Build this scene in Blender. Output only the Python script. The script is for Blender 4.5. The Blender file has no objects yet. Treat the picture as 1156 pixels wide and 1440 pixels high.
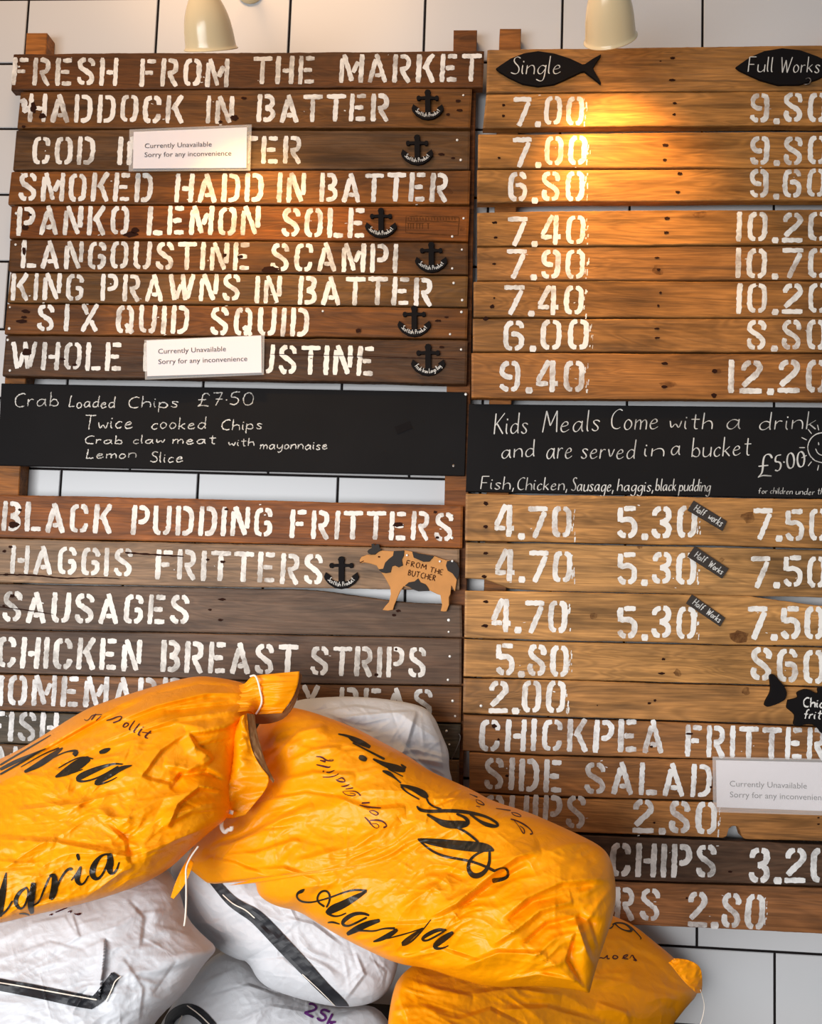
import bpy, math, random
import numpy as np
from mathutils import Matrix, Vector
from mathutils.geometry import tessellate_polygon

random.seed(7)
rng = np.random.default_rng(11)
scene = bpy.context.scene
col = scene.collection

# ------------------------------------------------------------------ camera
W, H, F = 1156.0, 1440.0, 1250.0
AX, AY, AZ = -0.08524137, 0.06218997, 0.02853676
T3 = np.array([-0.8658318, -1.1611481, 2.0131405])
FLOOR = 2.13                      # height of the tile origin line above the floor


def rotm(a, b, c):
    cx, sx, cy, sy, cz, sz = math.cos(a), math.sin(a), math.cos(b), math.sin(b), math.cos(c), math.sin(c)
    X = np.array([[1, 0, 0], [0, cx, -sx], [0, sx, cx]])
    Y = np.array([[cy, 0, sy], [0, 1, 0], [-sy, 0, cy]])
    Z = np.array([[cz, -sz, 0], [sz, cz, 0], [0, 0, 1]])
    return Z @ Y @ X


R = rotm(AX, AY, AZ)
CAM = -R.T @ T3
CAMW = np.array([CAM[0], CAM[2], FLOOR - CAM[1]])


def towo(v):                      # wall frame (right, down, into wall) -> world
    return np.array([v[0], v[2], -v[1]])


cam_d = bpy.data.cameras.new('camera')
cam = bpy.data.objects.new('camera', cam_d)
col.objects.link(cam)
cam_d.sensor_fit = 'VERTICAL'
cam_d.sensor_height = 36.0
cam_d.lens = F / H * 36.0
cam_d.clip_start = 0.05
r_, u_, b_ = towo(R[0]), -towo(R[1]), -towo(R[2])
M = Matrix(((r_[0], u_[0], b_[0], CAMW[0]), (r_[1], u_[1], b_[1], CAMW[1]), (r_[2], u_[2], b_[2], CAMW[2]), (0, 0, 0, 1)))
cam.matrix_world = M
scene.camera = cam

# ------------------------------------------------------------------ light and exposure
scene.view_settings.view_transform = 'Standard'
scene.view_settings.look = 'None'
scene.view_settings.gamma = 1.0
scene.view_settings.use_curve_mapping = False
scene.view_settings.exposure = 0.0

world = bpy.data.worlds.new('daylight')
scene.world = world
world.use_nodes = True
wb = world.node_tree.nodes['Background']
wb.inputs[0].default_value = (0.86, 0.93, 1.0, 1)
wb.inputs[1].default_value = 0.21


def area_light(name, loc, target, sx, sy, power, color, spread=180):
    d = bpy.data.lights.new(name, 'AREA')
    d.shape = 'RECTANGLE'
    d.size, d.size_y = sx, sy
    d.energy = power
    d.color = color
    o = bpy.data.objects.new(name, d)
    col.objects.link(o)
    o.location = loc
    v = Vector(target) - Vector(loc)
    o.rotation_euler = v.to_track_quat('-Z', 'Y').to_euler()
    d.spread = math.radians(spread)
    return o


area_light('shop_window_daylight', (-0.4, -3.0, 0.6), (1.2, 0, 0.35), 2.4, 1.1, 37, (0.98, 0.99, 1.0), 95)
area_light('ceiling_light', (0.3, -1.0, 2.95), (0.6, 0, 1.95), 1.0, 0.5, 17, (1.0, 0.60, 0.30))


# ------------------------------------------------------------------ pixel -> place
def ray(x, y):
    x = np.asarray(x, float)
    y = np.asarray(y, float)
    d = np.stack([(x - W / 2) / F, (y - H / 2) / F, np.ones_like(x)], -1) @ R
    return np.stack([d[..., 0], d[..., 2], -d[..., 1]], -1)


def at(x, y, d):
    """point seen at x, y that stands d metres in front of the wall"""
    r = ray(x, y)
    s = (-np.asarray(d, float) - CAMW[1]) / r[..., 1]
    return CAMW + r * s[..., None]


def lin(c):
    out = []
    for v in c:
        v /= 255.0
        out.append(v / 12.92 if v <= 0.04045 else ((v + 0.055) / 1.055) ** 2.4)
    return (out[0], out[1], out[2], 1.0)


# ------------------------------------------------------------------ materials
def new_mat(name):
    m = bpy.data.materials.new(name)
    m.use_nodes = True
    return m, m.node_tree, m.node_tree.nodes['Principled BSDF']


def nd(nt, kind, **kw):
    n = nt.nodes.new(kind)
    for k, v in kw.items():
        setattr(n, k, v)
    return n


def plain(name, rgb, rough=0.5, spec=0.4, metal=0.0, noise=0.0, nscale=40.0, bump=0.0):
    m, nt, b = new_mat(name)
    b.inputs['Base Color'].default_value = lin(rgb)
    b.inputs['Roughness'].default_value = rough
    b.inputs['Specular IOR Level'].default_value = spec
    b.inputs['Metallic'].default_value = metal
    tc = nd(nt, 'ShaderNodeTexCoord')
    n = nd(nt, 'ShaderNodeTexNoise')
    n.inputs['Scale'].default_value = nscale
    n.inputs['Detail'].default_value = 5
    nt.links.new(tc.outputs['Object'], n.inputs['Vector'])
    if noise:
        mx = nd(nt, 'ShaderNodeMix', data_type='RGBA')
        a = lin(rgb)
        mx.inputs[6].default_value = tuple(max(0, v * (1 - noise)) for v in a[:3]) + (1,)
        mx.inputs[7].default_value = tuple(min(1, v * (1 + noise)) for v in a[:3]) + (1,)
        nt.links.new(n.outputs[0], mx.inputs[0])
        nt.links.new(mx.outputs[2], b.inputs['Base Color'])
    if bump:
        bp = nd(nt, 'ShaderNodeBump')
        bp.inputs['Strength'].default_value = bump
        bp.inputs['Distance'].default_value = 0.002
        nt.links.new(n.outputs[0], bp.inputs['Height'])
        nt.links.new(bp.outputs[0], b.inputs['Normal'])
    return m


def wood_material():
    m, nt, b = new_mat('weathered_wood')
    L = nt.links.new
    tc = nd(nt, 'ShaderNodeTexCoord')
    oi = nd(nt, 'ShaderNodeObjectInfo')
    mul = nd(nt, 'ShaderNodeVectorMath', operation='SCALE')
    mul.inputs[0].default_value = (37.3, 11.7, 23.9)
    L(oi.outputs['Random'], mul.inputs['Scale'])
    add = nd(nt, 'ShaderNodeVectorMath', operation='ADD')
    L(tc.outputs['Object'], add.inputs[0])
    L(mul.outputs[0], add.inputs[1])

    def mapped(s):
        n = nd(nt, 'ShaderNodeMapping')
        n.inputs['Scale'].default_value = s
        L(add.outputs[0], n.inputs['Vector'])
        return n

    def noise(src, scale, detail, dist, rough=0.6):
        n = nd(nt, 'ShaderNodeTexNoise')
        n.inputs['Scale'].default_value = scale
        n.inputs['Detail'].default_value = detail
        n.inputs['Distortion'].default_value = dist
        n.inputs['Roughness'].default_value = rough
        L(src.outputs[0], n.inputs['Vector'])
        return n
    fine = noise(mapped((3.0, 60, 85)), 3.0, 5, 0.3)
    broad = noise(mapped((1.1, 8, 8.5)), 1.5, 3, 0.9)
    blot = noise(mapped((3.2, 9, 9)), 1.4, 4, 0.4)
    # growth rings: bands of the broad noise
    ring = nd(nt, 'ShaderNodeMath', operation='MULTIPLY')
    L(broad.outputs[0], ring.inputs[0])
    ring.inputs[1].default_value = 105.0
    sn = nd(nt, 'ShaderNodeMath', operation='SINE')
    L(ring.outputs[0], sn.inputs[0])
    mr = nd(nt, 'ShaderNodeMapRange')
    L(sn.outputs[0], mr.inputs[0])
    mr.inputs[1].default_value, mr.inputs[2].default_value = -1, 1
    mr.inputs[3].default_value, mr.inputs[4].default_value = 0.80, 1.06
    fr = nd(nt, 'ShaderNodeMapRange')
    L(fine.outputs[0], fr.inputs[0])
    fr.inputs[1].default_value, fr.inputs[2].default_value = 0.3, 0.72
    fr.inputs[3].default_value, fr.inputs[4].default_value = 0.70, 1.18
    br = nd(nt, 'ShaderNodeMapRange')
    L(blot.outputs[0], br.inputs[0])
    br.inputs[1].default_value, br.inputs[2].default_value = 0.3, 0.7
    br.inputs[3].default_value, br.inputs[4].default_value = 0.55, 1.36
    m1 = nd(nt, 'ShaderNodeMath', operation='MULTIPLY')
    L(mr.outputs[0], m1.inputs[0])
    L(fr.outputs[0], m1.inputs[1])
    stn = noise(mapped((1.6, 30, 30)), 1.6, 4, 0.5)
    sr = nd(nt, 'ShaderNodeMapRange')
    L(stn.outputs[0], sr.inputs[0])
    sr.inputs[1].default_value, sr.inputs[2].default_value = 0.34, 0.54
    sr.inputs[3].default_value, sr.inputs[4].default_value = 0.58, 1.06
    m0 = nd(nt, 'ShaderNodeMath', operation='MULTIPLY')
    L(m1.outputs[0], m0.inputs[0])
    L(sr.outputs[0], m0.inputs[1])
    m2 = nd(nt, 'ShaderNodeMath', operation='MULTIPLY')
    L(m0.outputs[0], m2.inputs[0])
    L(br.outputs[0], m2.inputs[1])
    vs = nd(nt, 'ShaderNodeVectorMath', operation='SCALE')
    L(oi.outputs['Color'], vs.inputs[0])
    L(m2.outputs[0], vs.inputs['Scale'])
    # weathered grey film, strength carried by the object's alpha
    gn = noise(mapped((2.0, 14, 22)), 2.2, 6, 1.2, 0.7)
    gr = nd(nt, 'ShaderNodeMapRange')
    L(gn.outputs[0], gr.inputs[0])
    gr.inputs[1].default_value, gr.inputs[2].default_value = 0.42, 0.70
    gm = nd(nt, 'ShaderNodeMath', operation='MULTIPLY')
    L(gr.outputs[0], gm.inputs[0])
    L(oi.outputs['Alpha'], gm.inputs[1])
    mx = nd(nt, 'ShaderNodeMix', data_type='RGBA')
    L(gm.outputs[0], mx.inputs[0])
    L(vs.outputs[0], mx.inputs[6])
    mx.inputs[7].default_value = lin((120, 98, 80))
    L(mx.outputs[2], b.inputs['Base Color'])
    rr = nd(nt, 'ShaderNodeMapRange')
    L(fine.outputs[0], rr.inputs[0])
    rr.inputs[3].default_value, rr.inputs[4].default_value = 0.62, 0.45
    L(rr.outputs[0], b.inputs['Roughness'])
    b.inputs['Specular IOR Level'].default_value = 0.24
    bp = nd(nt, 'ShaderNodeBump')
    bp.inputs['Strength'].default_value = 0.35
    bp.inputs['Distance'].default_value = 0.0015
    L(m1.outputs[0], bp.inputs['Height'])
    L(bp.outputs[0], b.inputs['Normal'])
    return m


def paint_material(name, rgb, lo, hi, thin):
    """brushed stencil paint with patches where it is thin and lets the wood through"""
    m, nt, b = new_mat(name)
    L = nt.links.new
    out = nt.nodes['Material Output']
    b.inputs['Roughness'].default_value = 0.75
    b.inputs['Specular IOR Level'].default_value = 0.2
    tc = nd(nt, 'ShaderNodeTexCoord')
    n = nd(nt, 'ShaderNodeTexNoise')
    n.inputs['Scale'].default_value = 38
    n.inputs['Detail'].default_value = 6
    n.inputs['Roughness'].default_value = 0.7
    n.inputs['Distortion'].default_value = 0.6
    L(tc.outputs['Object'], n.inputs['Vector'])
    n2 = nd(nt, 'ShaderNodeTexNoise')
    n2.inputs['Scale'].default_value = 14
    n2.inputs['Detail'].default_value = 3
    L(tc.outputs['Object'], n2.inputs['Vector'])
    ad = nd(nt, 'ShaderNodeMath', operation='ADD')
    L(n.outputs[0], ad.inputs[0])
    L(n2.outputs[0], ad.inputs[1])
    mr = nd(nt, 'ShaderNodeMapRange')
    L(ad.outputs[0], mr.inputs[0])
    mr.inputs[1].default_value, mr.inputs[2].default_value = lo, hi
    mr.inputs[3].default_value, mr.inputs[4].default_value = 1.0, thin
    cr = nd(nt, 'ShaderNodeMix', data_type='RGBA')
    c = lin(rgb)
    cr.inputs[6].default_value = tuple(v * 0.80 for v in c[:3]) + (1,)
    cr.inputs[7].default_value = c
    L(n.outputs[0], cr.inputs[0])
    L(cr.outputs[2], b.inputs['Base Color'])
    tr = nd(nt, 'ShaderNodeBsdfTransparent')
    ms = nd(nt, 'ShaderNodeMixShader')
    L(mr.outputs[0], ms.inputs[0])
    L(tr.outputs[0], ms.inputs[1])
    L(b.outputs[0], ms.inputs[2])
    L(ms.outputs[0], out.inputs['Surface'])
    return m


def sack_material(name, rgb, rough, noise, trans):
    m, nt, b = new_mat(name)
    L = nt.links.new
    tc = nd(nt, 'ShaderNodeTexCoord')
    n = nd(nt, 'ShaderNodeTexNoise')
    n.inputs['Scale'].default_value = 26
    n.inputs['Detail'].default_value = 6
    n.inputs['Roughness'].default_value = 0.6
    n.inputs['Distortion'].default_value = 1.4
    L(tc.outputs['Object'], n.inputs['Vector'])
    n2 = nd(nt, 'ShaderNodeTexNoise')
    n2.inputs['Scale'].default_value = 5
    n2.inputs['Detail'].default_value = 4
    L(tc.outputs['Object'], n2.inputs['Vector'])
    mx = nd(nt, 'ShaderNodeMix', data_type='RGBA')
    a = lin(rgb)
    mx.inputs[6].default_value = tuple(v * (1 - noise) for v in a[:3]) + (1,)
    mx.inputs[7].default_value = tuple(min(1, v * (1 + noise * .6)) for v in a[:3]) + (1,)
    L(n2.outputs[0], mx.inputs[0])
    L(mx.outputs[2], b.inputs['Base Color'])
    b.inputs['Roughness'].default_value = rough
    b.inputs['Specular IOR Level'].default_value = 0.26
    bp = nd(nt, 'ShaderNodeBump')
    bp.inputs['Strength'].default_value = 0.30
    bp.inputs['Distance'].default_value = 0.005
    L(n.outputs[0], bp.inputs['Height'])
    L(bp.outputs[0], b.inputs['Normal'])
    return m


def film_material():
    m, nt, b = new_mat('clear_film')
    out = nt.nodes['Material Output']
    b.inputs['Base Color'].default_value = (0.9, 0.88, 0.86, 1)
    b.inputs['Roughness'].default_value = 0.12
    tr = nd(nt, 'ShaderNodeBsdfTransparent')
    ms = nd(nt, 'ShaderNodeMixShader')
    ms.inputs[0].default_value = 0.22
    nt.links.new(tr.outputs[0], ms.inputs[1])
    nt.links.new(b.outputs[0], ms.inputs[2])
    nt.links.new(ms.outputs[0], out.inputs['Surface'])
    return m


def glow_material():
    m, nt, b = new_mat('bulb_glow')
    b.inputs['Base Color'].default_value = (1, 0.8, 0.5, 1)
    b.inputs['Emission Color'].default_value = (1.0, 0.62, 0.22, 1)
    b.inputs['Emission Strength'].default_value = 18
    return m


MT = {
    'wood': wood_material(),
    'white_paint': paint_material('white_stencil_paint', (249, 244, 236), 0.96, 1.28, 0.40),
    'worn_paint': paint_material('worn_stencil_paint', (247, 245, 242), 0.92, 1.25, 0.36),
    'tile': plain('glazed_tile', (208, 208, 209), 0.28, 0.5, noise=0.015, nscale=3),
    'grout': plain('dark_grout', (28, 24, 24), 0.9, 0.1),
    'floor': plain('floor_vinyl', (58, 53, 50), 0.6, 0.3, noise=0.2, nscale=8),
    'board': plain('chalkboard_black', (25, 24, 25), 0.8, 0.12, noise=0.25, nscale=7, bump=0.05),
    'chalk': paint_material('chalk_line', (222, 220, 214), 0.95, 1.3, 0.35),
    'plaque': plain('plaque_black', (18, 15, 16), 0.75, 0.12, noise=0.15, nscale=20),
    'grey_tag': plain('tag_charcoal', (58, 52, 48), 0.7, 0.2, noise=0.15, nscale=20),
    'knot': plain('dark_knot', (44, 22, 14), 0.8, 0.1, noise=0.3, nscale=60),
    'knot_brown': paint_material('brown_knot', (96, 54, 26), 0.62, 1.12, 0.08),
    'nail': plain('bright_nail', (236, 232, 225), 0.3, 0.6, metal=0.2),
    'steel': plain('dull_steel', (120, 112, 106), 0.4, 0.5, metal=0.9),
    'paper': plain('white_paper', (232, 226, 230), 0.6, 0.3),
    'ink': plain('grey_ink', (84, 80, 84), 0.8, 0.1),
    'film': film_material(),
    'enamel': plain('cream_enamel', (244, 216, 168), 0.18, 0.55),
    'enamel_inside': plain('white_enamel_inside', (245, 240, 225), 0.4, 0.4),
    'glow': glow_material(),
    'cow': plain('cow_plywood', (196, 136, 74), 0.6, 0.25, noise=0.18, nscale=30),
    'cow_patch': plain('cow_dark_patch', (48, 44, 42), 0.7, 0.2, noise=0.15, nscale=30),
    'brown_ink': plain('burnt_ink', (62, 30, 14), 0.8, 0.1),
    'yellow': sack_material('yellow_sack_film', (252, 155, 0), 0.40, 0.10, 0),
    'white': sack_material('white_sack_film', (206, 207, 211), 0.42, 0.07, 0),
    'lining': plain('kraft_lining', (150, 112, 74), 0.8, 0.15, noise=0.15, nscale=20),
    'black_ink': plain('black_print', (36, 28, 16), 0.42, 0.4),
    'plum_ink': plain('plum_print', (72, 24, 30), 0.5, 0.3),
    'purple_ink': plain('purple_print', (104, 48, 120), 0.5, 0.3),
    'band': plain('black_tape', (34, 35, 40), 0.5, 0.35, noise=0.2, nscale=60),
    'thread': plain('white_thread', (236, 226, 212), 0.85, 0.1),
    'stamp': plain('faded_stamp', (86, 50, 22), 0.8, 0.1),
}

# ------------------------------------------------------------------ object builders
WLOC = {}


def link(name, verts, faces, mat, parent=None, smooth=False, origin=None):
    """one mesh object from world-space vertices"""
    V = np.asarray(verts, float).reshape(-1, 3)
    if parent is not None:
        org = WLOC[parent.name]
    elif origin is not None:
        org = np.asarray(origin, float)
    else:
        lo, hi = V.min(0), V.max(0)
        org = np.array([(lo[0] + hi[0]) / 2, (lo[1] + hi[1]) / 2, lo[2]])
    me = bpy.data.meshes.new(name)
    me.from_pydata((V - org).tolist(), [], faces if isinstance(faces, list) else faces.tolist())
    mats = mat if isinstance(mat, (list, tuple)) else [mat]
    for mm in mats:
        me.materials.append(MT[mm])
    if smooth:
        me.polygons.foreach_set('use_smooth', np.ones(len(me.polygons), bool))
    me.update()
    o = bpy.data.objects.new(name, me)
    col.objects.link(o)
    if parent is not None:
        o.parent = parent
    else:
        o.location = org
    WLOC[o.name] = org
    return o


def empty(name, loc):
    o = bpy.data.objects.new(name, None)
    o.empty_display_size = 0.05
    col.objects.link(o)
    o.location = loc
    WLOC[o.name] = np.asarray(loc, float)
    return o


def tag(o, label, cat, group=None):
    o['label'] = label
    o['category'] = cat
    if group:
        o['group'] = group
    return o


def grid_faces(n, m, wrap=False, off=0):
    f = []
    for i in range(n - 1):
        for j in range(m if wrap else m - 1):
            k = (j + 1) % m
            f.append((off + i * m + j, off + i * m + k, off + (i + 1) * m + k, off + (i + 1) * m + j))
    return f


def chaikin(p, it=2):
    p = [np.asarray(q, float) for q in p]
    for _ in range(it):
        if len(p) < 3:
            return p
        q = [p[0]]
        for a, b in zip(p[:-1], p[1:]):
            q += [a * .75 + b * .25, a * .25 + b * .75]
        q.append(p[-1])
        p = q
    return p


def resample(P, step):
    P = np.asarray(P, float)
    s = np.concatenate([[0], np.cumsum(np.hypot(*(P[1:, :2] - P[:-1, :2]).T))])
    n = max(2, int(math.ceil(s[-1] / step)) + 1)
    t = np.linspace(0, s[-1], n)
    return np.stack([np.interp(t, s, P[:, k]) for k in range(P.shape[1])], 1)


def ribbon(P, w, rows=2, jit=0.0, round_ends=True):
    """P (n,2) centre line, w (n) widths -> grid of points (n, rows, 2)"""
    P = np.asarray(P, float)
    t = np.gradient(P, axis=0)
    t /= np.maximum(np.hypot(t[:, 0], t[:, 1]), 1e-9)[:, None]
    nrm = np.stack([-t[:, 1], t[:, 0]], 1)
    wl = w / 2 + rng.normal(0, 1, len(P)) * jit
    wr = w / 2 + rng.normal(0, 1, len(P)) * jit
    if round_ends and len(P) > 3:
        for k, f in ((0, .72), (-1, .72)):
            wl[k] *= f
            wr[k] *= f
    g = np.linspace(0, 1, rows)
    return P[:, None, :] + nrm[:, None, :] * (wl[:, None] * (1 - g) - wr[:, None] * g)[..., None]


class Strokes:
    """collects ribbons (in photo coordinates) and lays them on a surface"""

    def __init__(self, place):
        self.place, self.V, self.Fc, self.n, self.k = place, [], [], 0, 0

    def add(self, P, w, step=3.0, jit=0.0, rows=2, smooth=True, round_ends=True):
        P = np.asarray(P, float)
        w = np.broadcast_to(np.asarray(w, float), (len(P),))
        Q = np.column_stack([P, w])
        if smooth:
            Q = np.array(chaikin(list(Q), 2))
        Q = resample(Q, step)
        G = ribbon(Q[:, :2], Q[:, 2].copy(), rows, jit, round_ends)
        self.grid(G)

    def grid(self, G):
        n, m = G.shape[:2]
        self.k += 1
        v = self.place(G[..., 0].ravel(), G[..., 1].ravel(), (self.k % 5) * 0.00006)
        self.V.append(v)
        self.Fc += grid_faces(n, m, off=self.n)
        self.n += n * m

    def poly(self, P):
        P = np.asarray(P, float)
        tri = tessellate_polygon([[Vector((p[0], p[1], 0)) for p in P]])
        v = self.place(P[:, 0], P[:, 1], 0.0)
        self.V.append(v)
        self.Fc += [tuple(self.n + i for i in t) for t in tri]
        self.n += len(P)

    def build(self, name, mat, parent):
        if not self.n:
            return None
        return link(name, np.concatenate(self.V), self.Fc, mat, parent)


def on_plane(d):
    return lambda x, y, e: at(x, y, d + e)


def prism(name, P, d0, d1, mat, parent=None, bevel=0.0):
    """solid cut-out: outline P in the photo, back at d0 and front at d1 from the wall"""
    P = np.asarray(P, float)
    n = len(P)
    a = at(P[:, 0], P[:, 1], d1)
    bk = a.copy()
    bk[:, 1] = -d0
    tri = tessellate_polygon([[Vector((p[0], p[2], 0)) for p in a]])
    if bevel:
        c = a.mean(0)
        fr = a + (c - a) * 0.0
        # inset along vertex normals for a small rounded edge
        nx = np.roll(a, -1, 0) - np.roll(a, 1, 0)
        nn = np.stack([-nx[:, 2], 0 * nx[:, 0], nx[:, 0]], 1)
        nn /= np.maximum(np.linalg.norm(nn, axis=1), 1e-9)[:, None]
        area = 0.5 * np.sum(a[:, 0] * np.roll(a[:, 2], -1) - np.roll(a[:, 0], -1) * a[:, 2])
        nn *= 1 if area > 0 else -1
        fr = a + nn * bevel
        mid = a.copy()
        mid[:, 1] += bevel
        V = np.concatenate([fr, mid, bk])
        F_ = [tuple(t) for t in tri] + [tuple(2 * n + i for i in reversed(t)) for t in tri]
        for i in range(n):
            j = (i + 1) % n
            F_ += [(i, j, n + j, n + i), (n + i, n + j, 2 * n + j, 2 * n + i)]
    else:
        V = np.concatenate([a, bk])
        F_ = [tuple(t) for t in tri] + [tuple(n + i for i in reversed(t)) for t in tri]
        for i in range(n):
            j = (i + 1) % n
            F_.append((i, j, n + j, n + i))
    o = link(name, V, F_, mat, parent)
    return o


def fix_normals(o):
    import bmesh
    bm = bmesh.new()
    bm.from_mesh(o.data)
    bmesh.ops.recalc_face_normals(bm, faces=bm.faces)
    bm.to_mesh(o.data)
    bm.free()


def tube(name, pts, rad, mat, parent=None, sides=8, it=2):
    P = np.array(chaikin(list(np.asarray(pts, float)), it))
    n = len(P)
    t = np.gradient(P, axis=0)
    t /= np.linalg.norm(t, axis=1)[:, None]
    ref = np.array([0.31, 0.8, 0.52])
    V = []
    rad = np.broadcast_to(np.asarray(rad, float), (len(pts),))
    rr = np.interp(np.linspace(0, 1, n), np.linspace(0, 1, len(rad)), rad)
    for i in range(n):
        a = np.cross(t[i], ref)
        a /= np.linalg.norm(a)
        b = np.cross(t[i], a)
        for k in range(sides):
            an = 2 * math.pi * k / sides
            V.append(P[i] + rr[i] * (math.cos(an) * a + math.sin(an) * b))
    F_ = grid_faces(n, sides, wrap=True)
    F_.append(tuple(range(sides - 1, -1, -1)))
    F_.append(tuple((n - 1) * sides + k for k in range(sides)))
    return link(name, V, F_, mat, parent, smooth=True)


# ------------------------------------------------------------------ stencil alphabet (width, strokes)
_C = [(.28, .92), (.17, .9), (.1, .8), (.1, .2), (.17, .1), (.28, .08)]
_D = [(.24, .92), (.4, .92), (.52, .78), (.52, .22), (.4, .08), (.24, .08)]
_O1 = [(.27, .92), (.17, .9), (.1, .78), (.1, .22), (.17, .1), (.27, .08)]
_O2 = [(.35, .92), (.45, .9), (.52, .78), (.52, .22), (.45, .1), (.35, .08)]
_ST = [(.1, 1), (.1, 0)]
_S = [[(.52, .70), (.51, .82), (.44, .91), (.35, .92)], [(.28, .92), (.16, .9), (.1, .78), (.12, .64), (.3, .52), (.48, .38), (.52, .24), (.46, .1), (.35, .08)], [(.28, .08), (.17, .1), (.1, .2), (.1, .3)]]
ST = {
    'A': (.64, [[(.26, 1), (.56, 0)], [(.25, .82), (.09, 0)], [(.24, .26), (.42, .26)]]),
    'B': (.62, [_ST, [(.24, .92), (.4, .92), (.5, .82), (.5, .64), (.4, .52), (.28, .52)], [(.28, .48), (.42, .48), (.53, .36), (.53, .2), (.42, .08), (.24, .08)]]),
    'C': (.62, [_C, [(.35, .92), (.46, .9), (.52, .78), (.52, .66)], [(.35, .08), (.46, .1), (.52, .22), (.52, .34)]]),
    'D': (.62, [_ST, _D]),
    'E': (.58, [_ST, [(.24, .91), (.52, .91)], [(.19, .5), (.46, .5)], [(.24, .09), (.54, .09)]]),
    'F': (.56, [_ST, [(.24, .91), (.52, .91)], [(.19, .5), (.44, .5)]]),
    'G': (.62, [_C, [(.35, .92), (.46, .9), (.52, .78), (.52, .68)], [(.34, .47), (.53, .47), (.53, .2), (.44, .1), (.35, .08)]]),
    'H': (.62, [_ST, [(.53, 1), (.53, 0)], [(.24, .48), (.46, .48)]]),
    'I': (.20, [_ST]),
    'K': (.62, [_ST, [(.24, .48), (.52, 1)], [(.3, .60), (.55, 0)]]),
    'L': (.54, [_ST, [(.22, .09), (.52, .09)]]),
    'M': (.78, [[(.1, .86), (.1, 0)], [(.14, 1), (.42, .06)], [(.44, .36), (.58, .74)], [(.69, 1), (.69, 0)]]),
    'N': (.64, [[(.1, .84), (.1, 0)], [(.14, 1), (.5, .04)], [(.55, 1), (.55, .26)]]),
    'O': (.62, [_O1, _O2]),
    'P': (.60, [_ST, [(.24, .92), (.4, .92), (.51, .82), (.51, .56), (.4, .44), (.24, .44)]]),
    'Q': (.64, [_O1, _O2, [(.34, .34), (.58, .02)]]),
    'R': (.62, [_ST, [(.24, .92), (.4, .92), (.5, .82), (.5, .58), (.4, .48), (.24, .48)], [(.3, .44), (.54, 0)]]),
    'S': (.62, _S),
    'T': (.60, [[(.0, .91), (.6, .91)], [(.3, .84), (.3, 0)]]),
    'U': (.62, [[(.1, 1), (.1, .22), (.17, .1), (.27, .08)], [(.52, 1), (.52, .22), (.45, .1), (.35, .08)]]),
    'W': (.88, [[(.08, 1), (.24, .04)], [(.3, .1), (.42, .62)], [(.46, 1), (.58, .04)], [(.64, .1), (.8, 1)]]),
    'X': (.62, [[(.54, 1), (.1, 0)], [(.08, 1), (.24, .62)], [(.36, .4), (.56, 0)]]),
    'Y': (.62, [[(.08, 1), (.26, .56)], [(.54, 1), (.33, .5), (.31, 0)]]),
    '0': (.62, [_O1, _O2]),
    '1': (.20, [_ST]),
    '2': (.62, [[(.1, .68), (.1, .78), (.17, .9), (.28, .92)], [(.35, .92), (.46, .9), (.52, .78), (.52, .66), (.1, .22)], [(.02, .07), (.6, .07)]]),
    '3': (.62, [[(.1, .70), (.1, .80), (.17, .9), (.28, .92)], [(.35, .92), (.46, .9), (.51, .8), (.51, .64), (.4, .52), (.26, .51)], [(.26, .49), (.4, .48), (.52, .36), (.52, .2), (.46, .1), (.35, .08)], [(.28, .08), (.17, .1), (.1, .2), (.1, .3)]]),
    '4': (.62, [[(.34, 1), (.06, .34)], [(.02, .27), (.34, .27)], [(.45, 1), (.45, 0)], [(.52, .27), (.6, .27)]]),
    '5': (.62, [[(.1, .95), (.1, .52)], [(.2, .92), (.54, .92)], [(.1, .56), (.38, .6), (.5, .5), (.53, .36), (.52, .2), (.45, .1), (.35, .08)], [(.28, .08), (.17, .1), (.08, .24)]]),
    '6': (.62, [[(.28, .92), (.17, .9), (.1, .78), (.1, .22), (.17, .1), (.28, .08)], [(.35, .92), (.46, .9), (.51, .8), (.51, .74)], [(.24, .55), (.42, .55), (.52, .44), (.52, .2), (.45, .1), (.35, .08)]]),
    '7': (.62, [[(.02, .91), (.6, .91)], [(.52, .82), (.22, 0)]]),
    '8': (.62, [[(.28, .92), (.16, .9), (.1, .78), (.12, .64), (.3, .52), (.48, .38), (.52, .24), (.46, .1), (.35, .08)], [(.35, .92), (.46, .9), (.52, .78), (.5, .66)], [(.28, .08), (.16, .1), (.1, .24), (.13, .38)]]),
    '9': (.62, [[(.28, .92), (.17, .9), (.1, .8), (.1, .6), (.18, .5), (.38, .47)], [(.35, .92), (.46, .9), (.52, .78), (.52, .22), (.45, .1), (.35, .08)], [(.28, .08), (.17, .1), (.1, .2), (.1, .26)]]),
    '.': (.22, [[(.11, .15), (.11, .05), (.11, -.05)]]),
}


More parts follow.
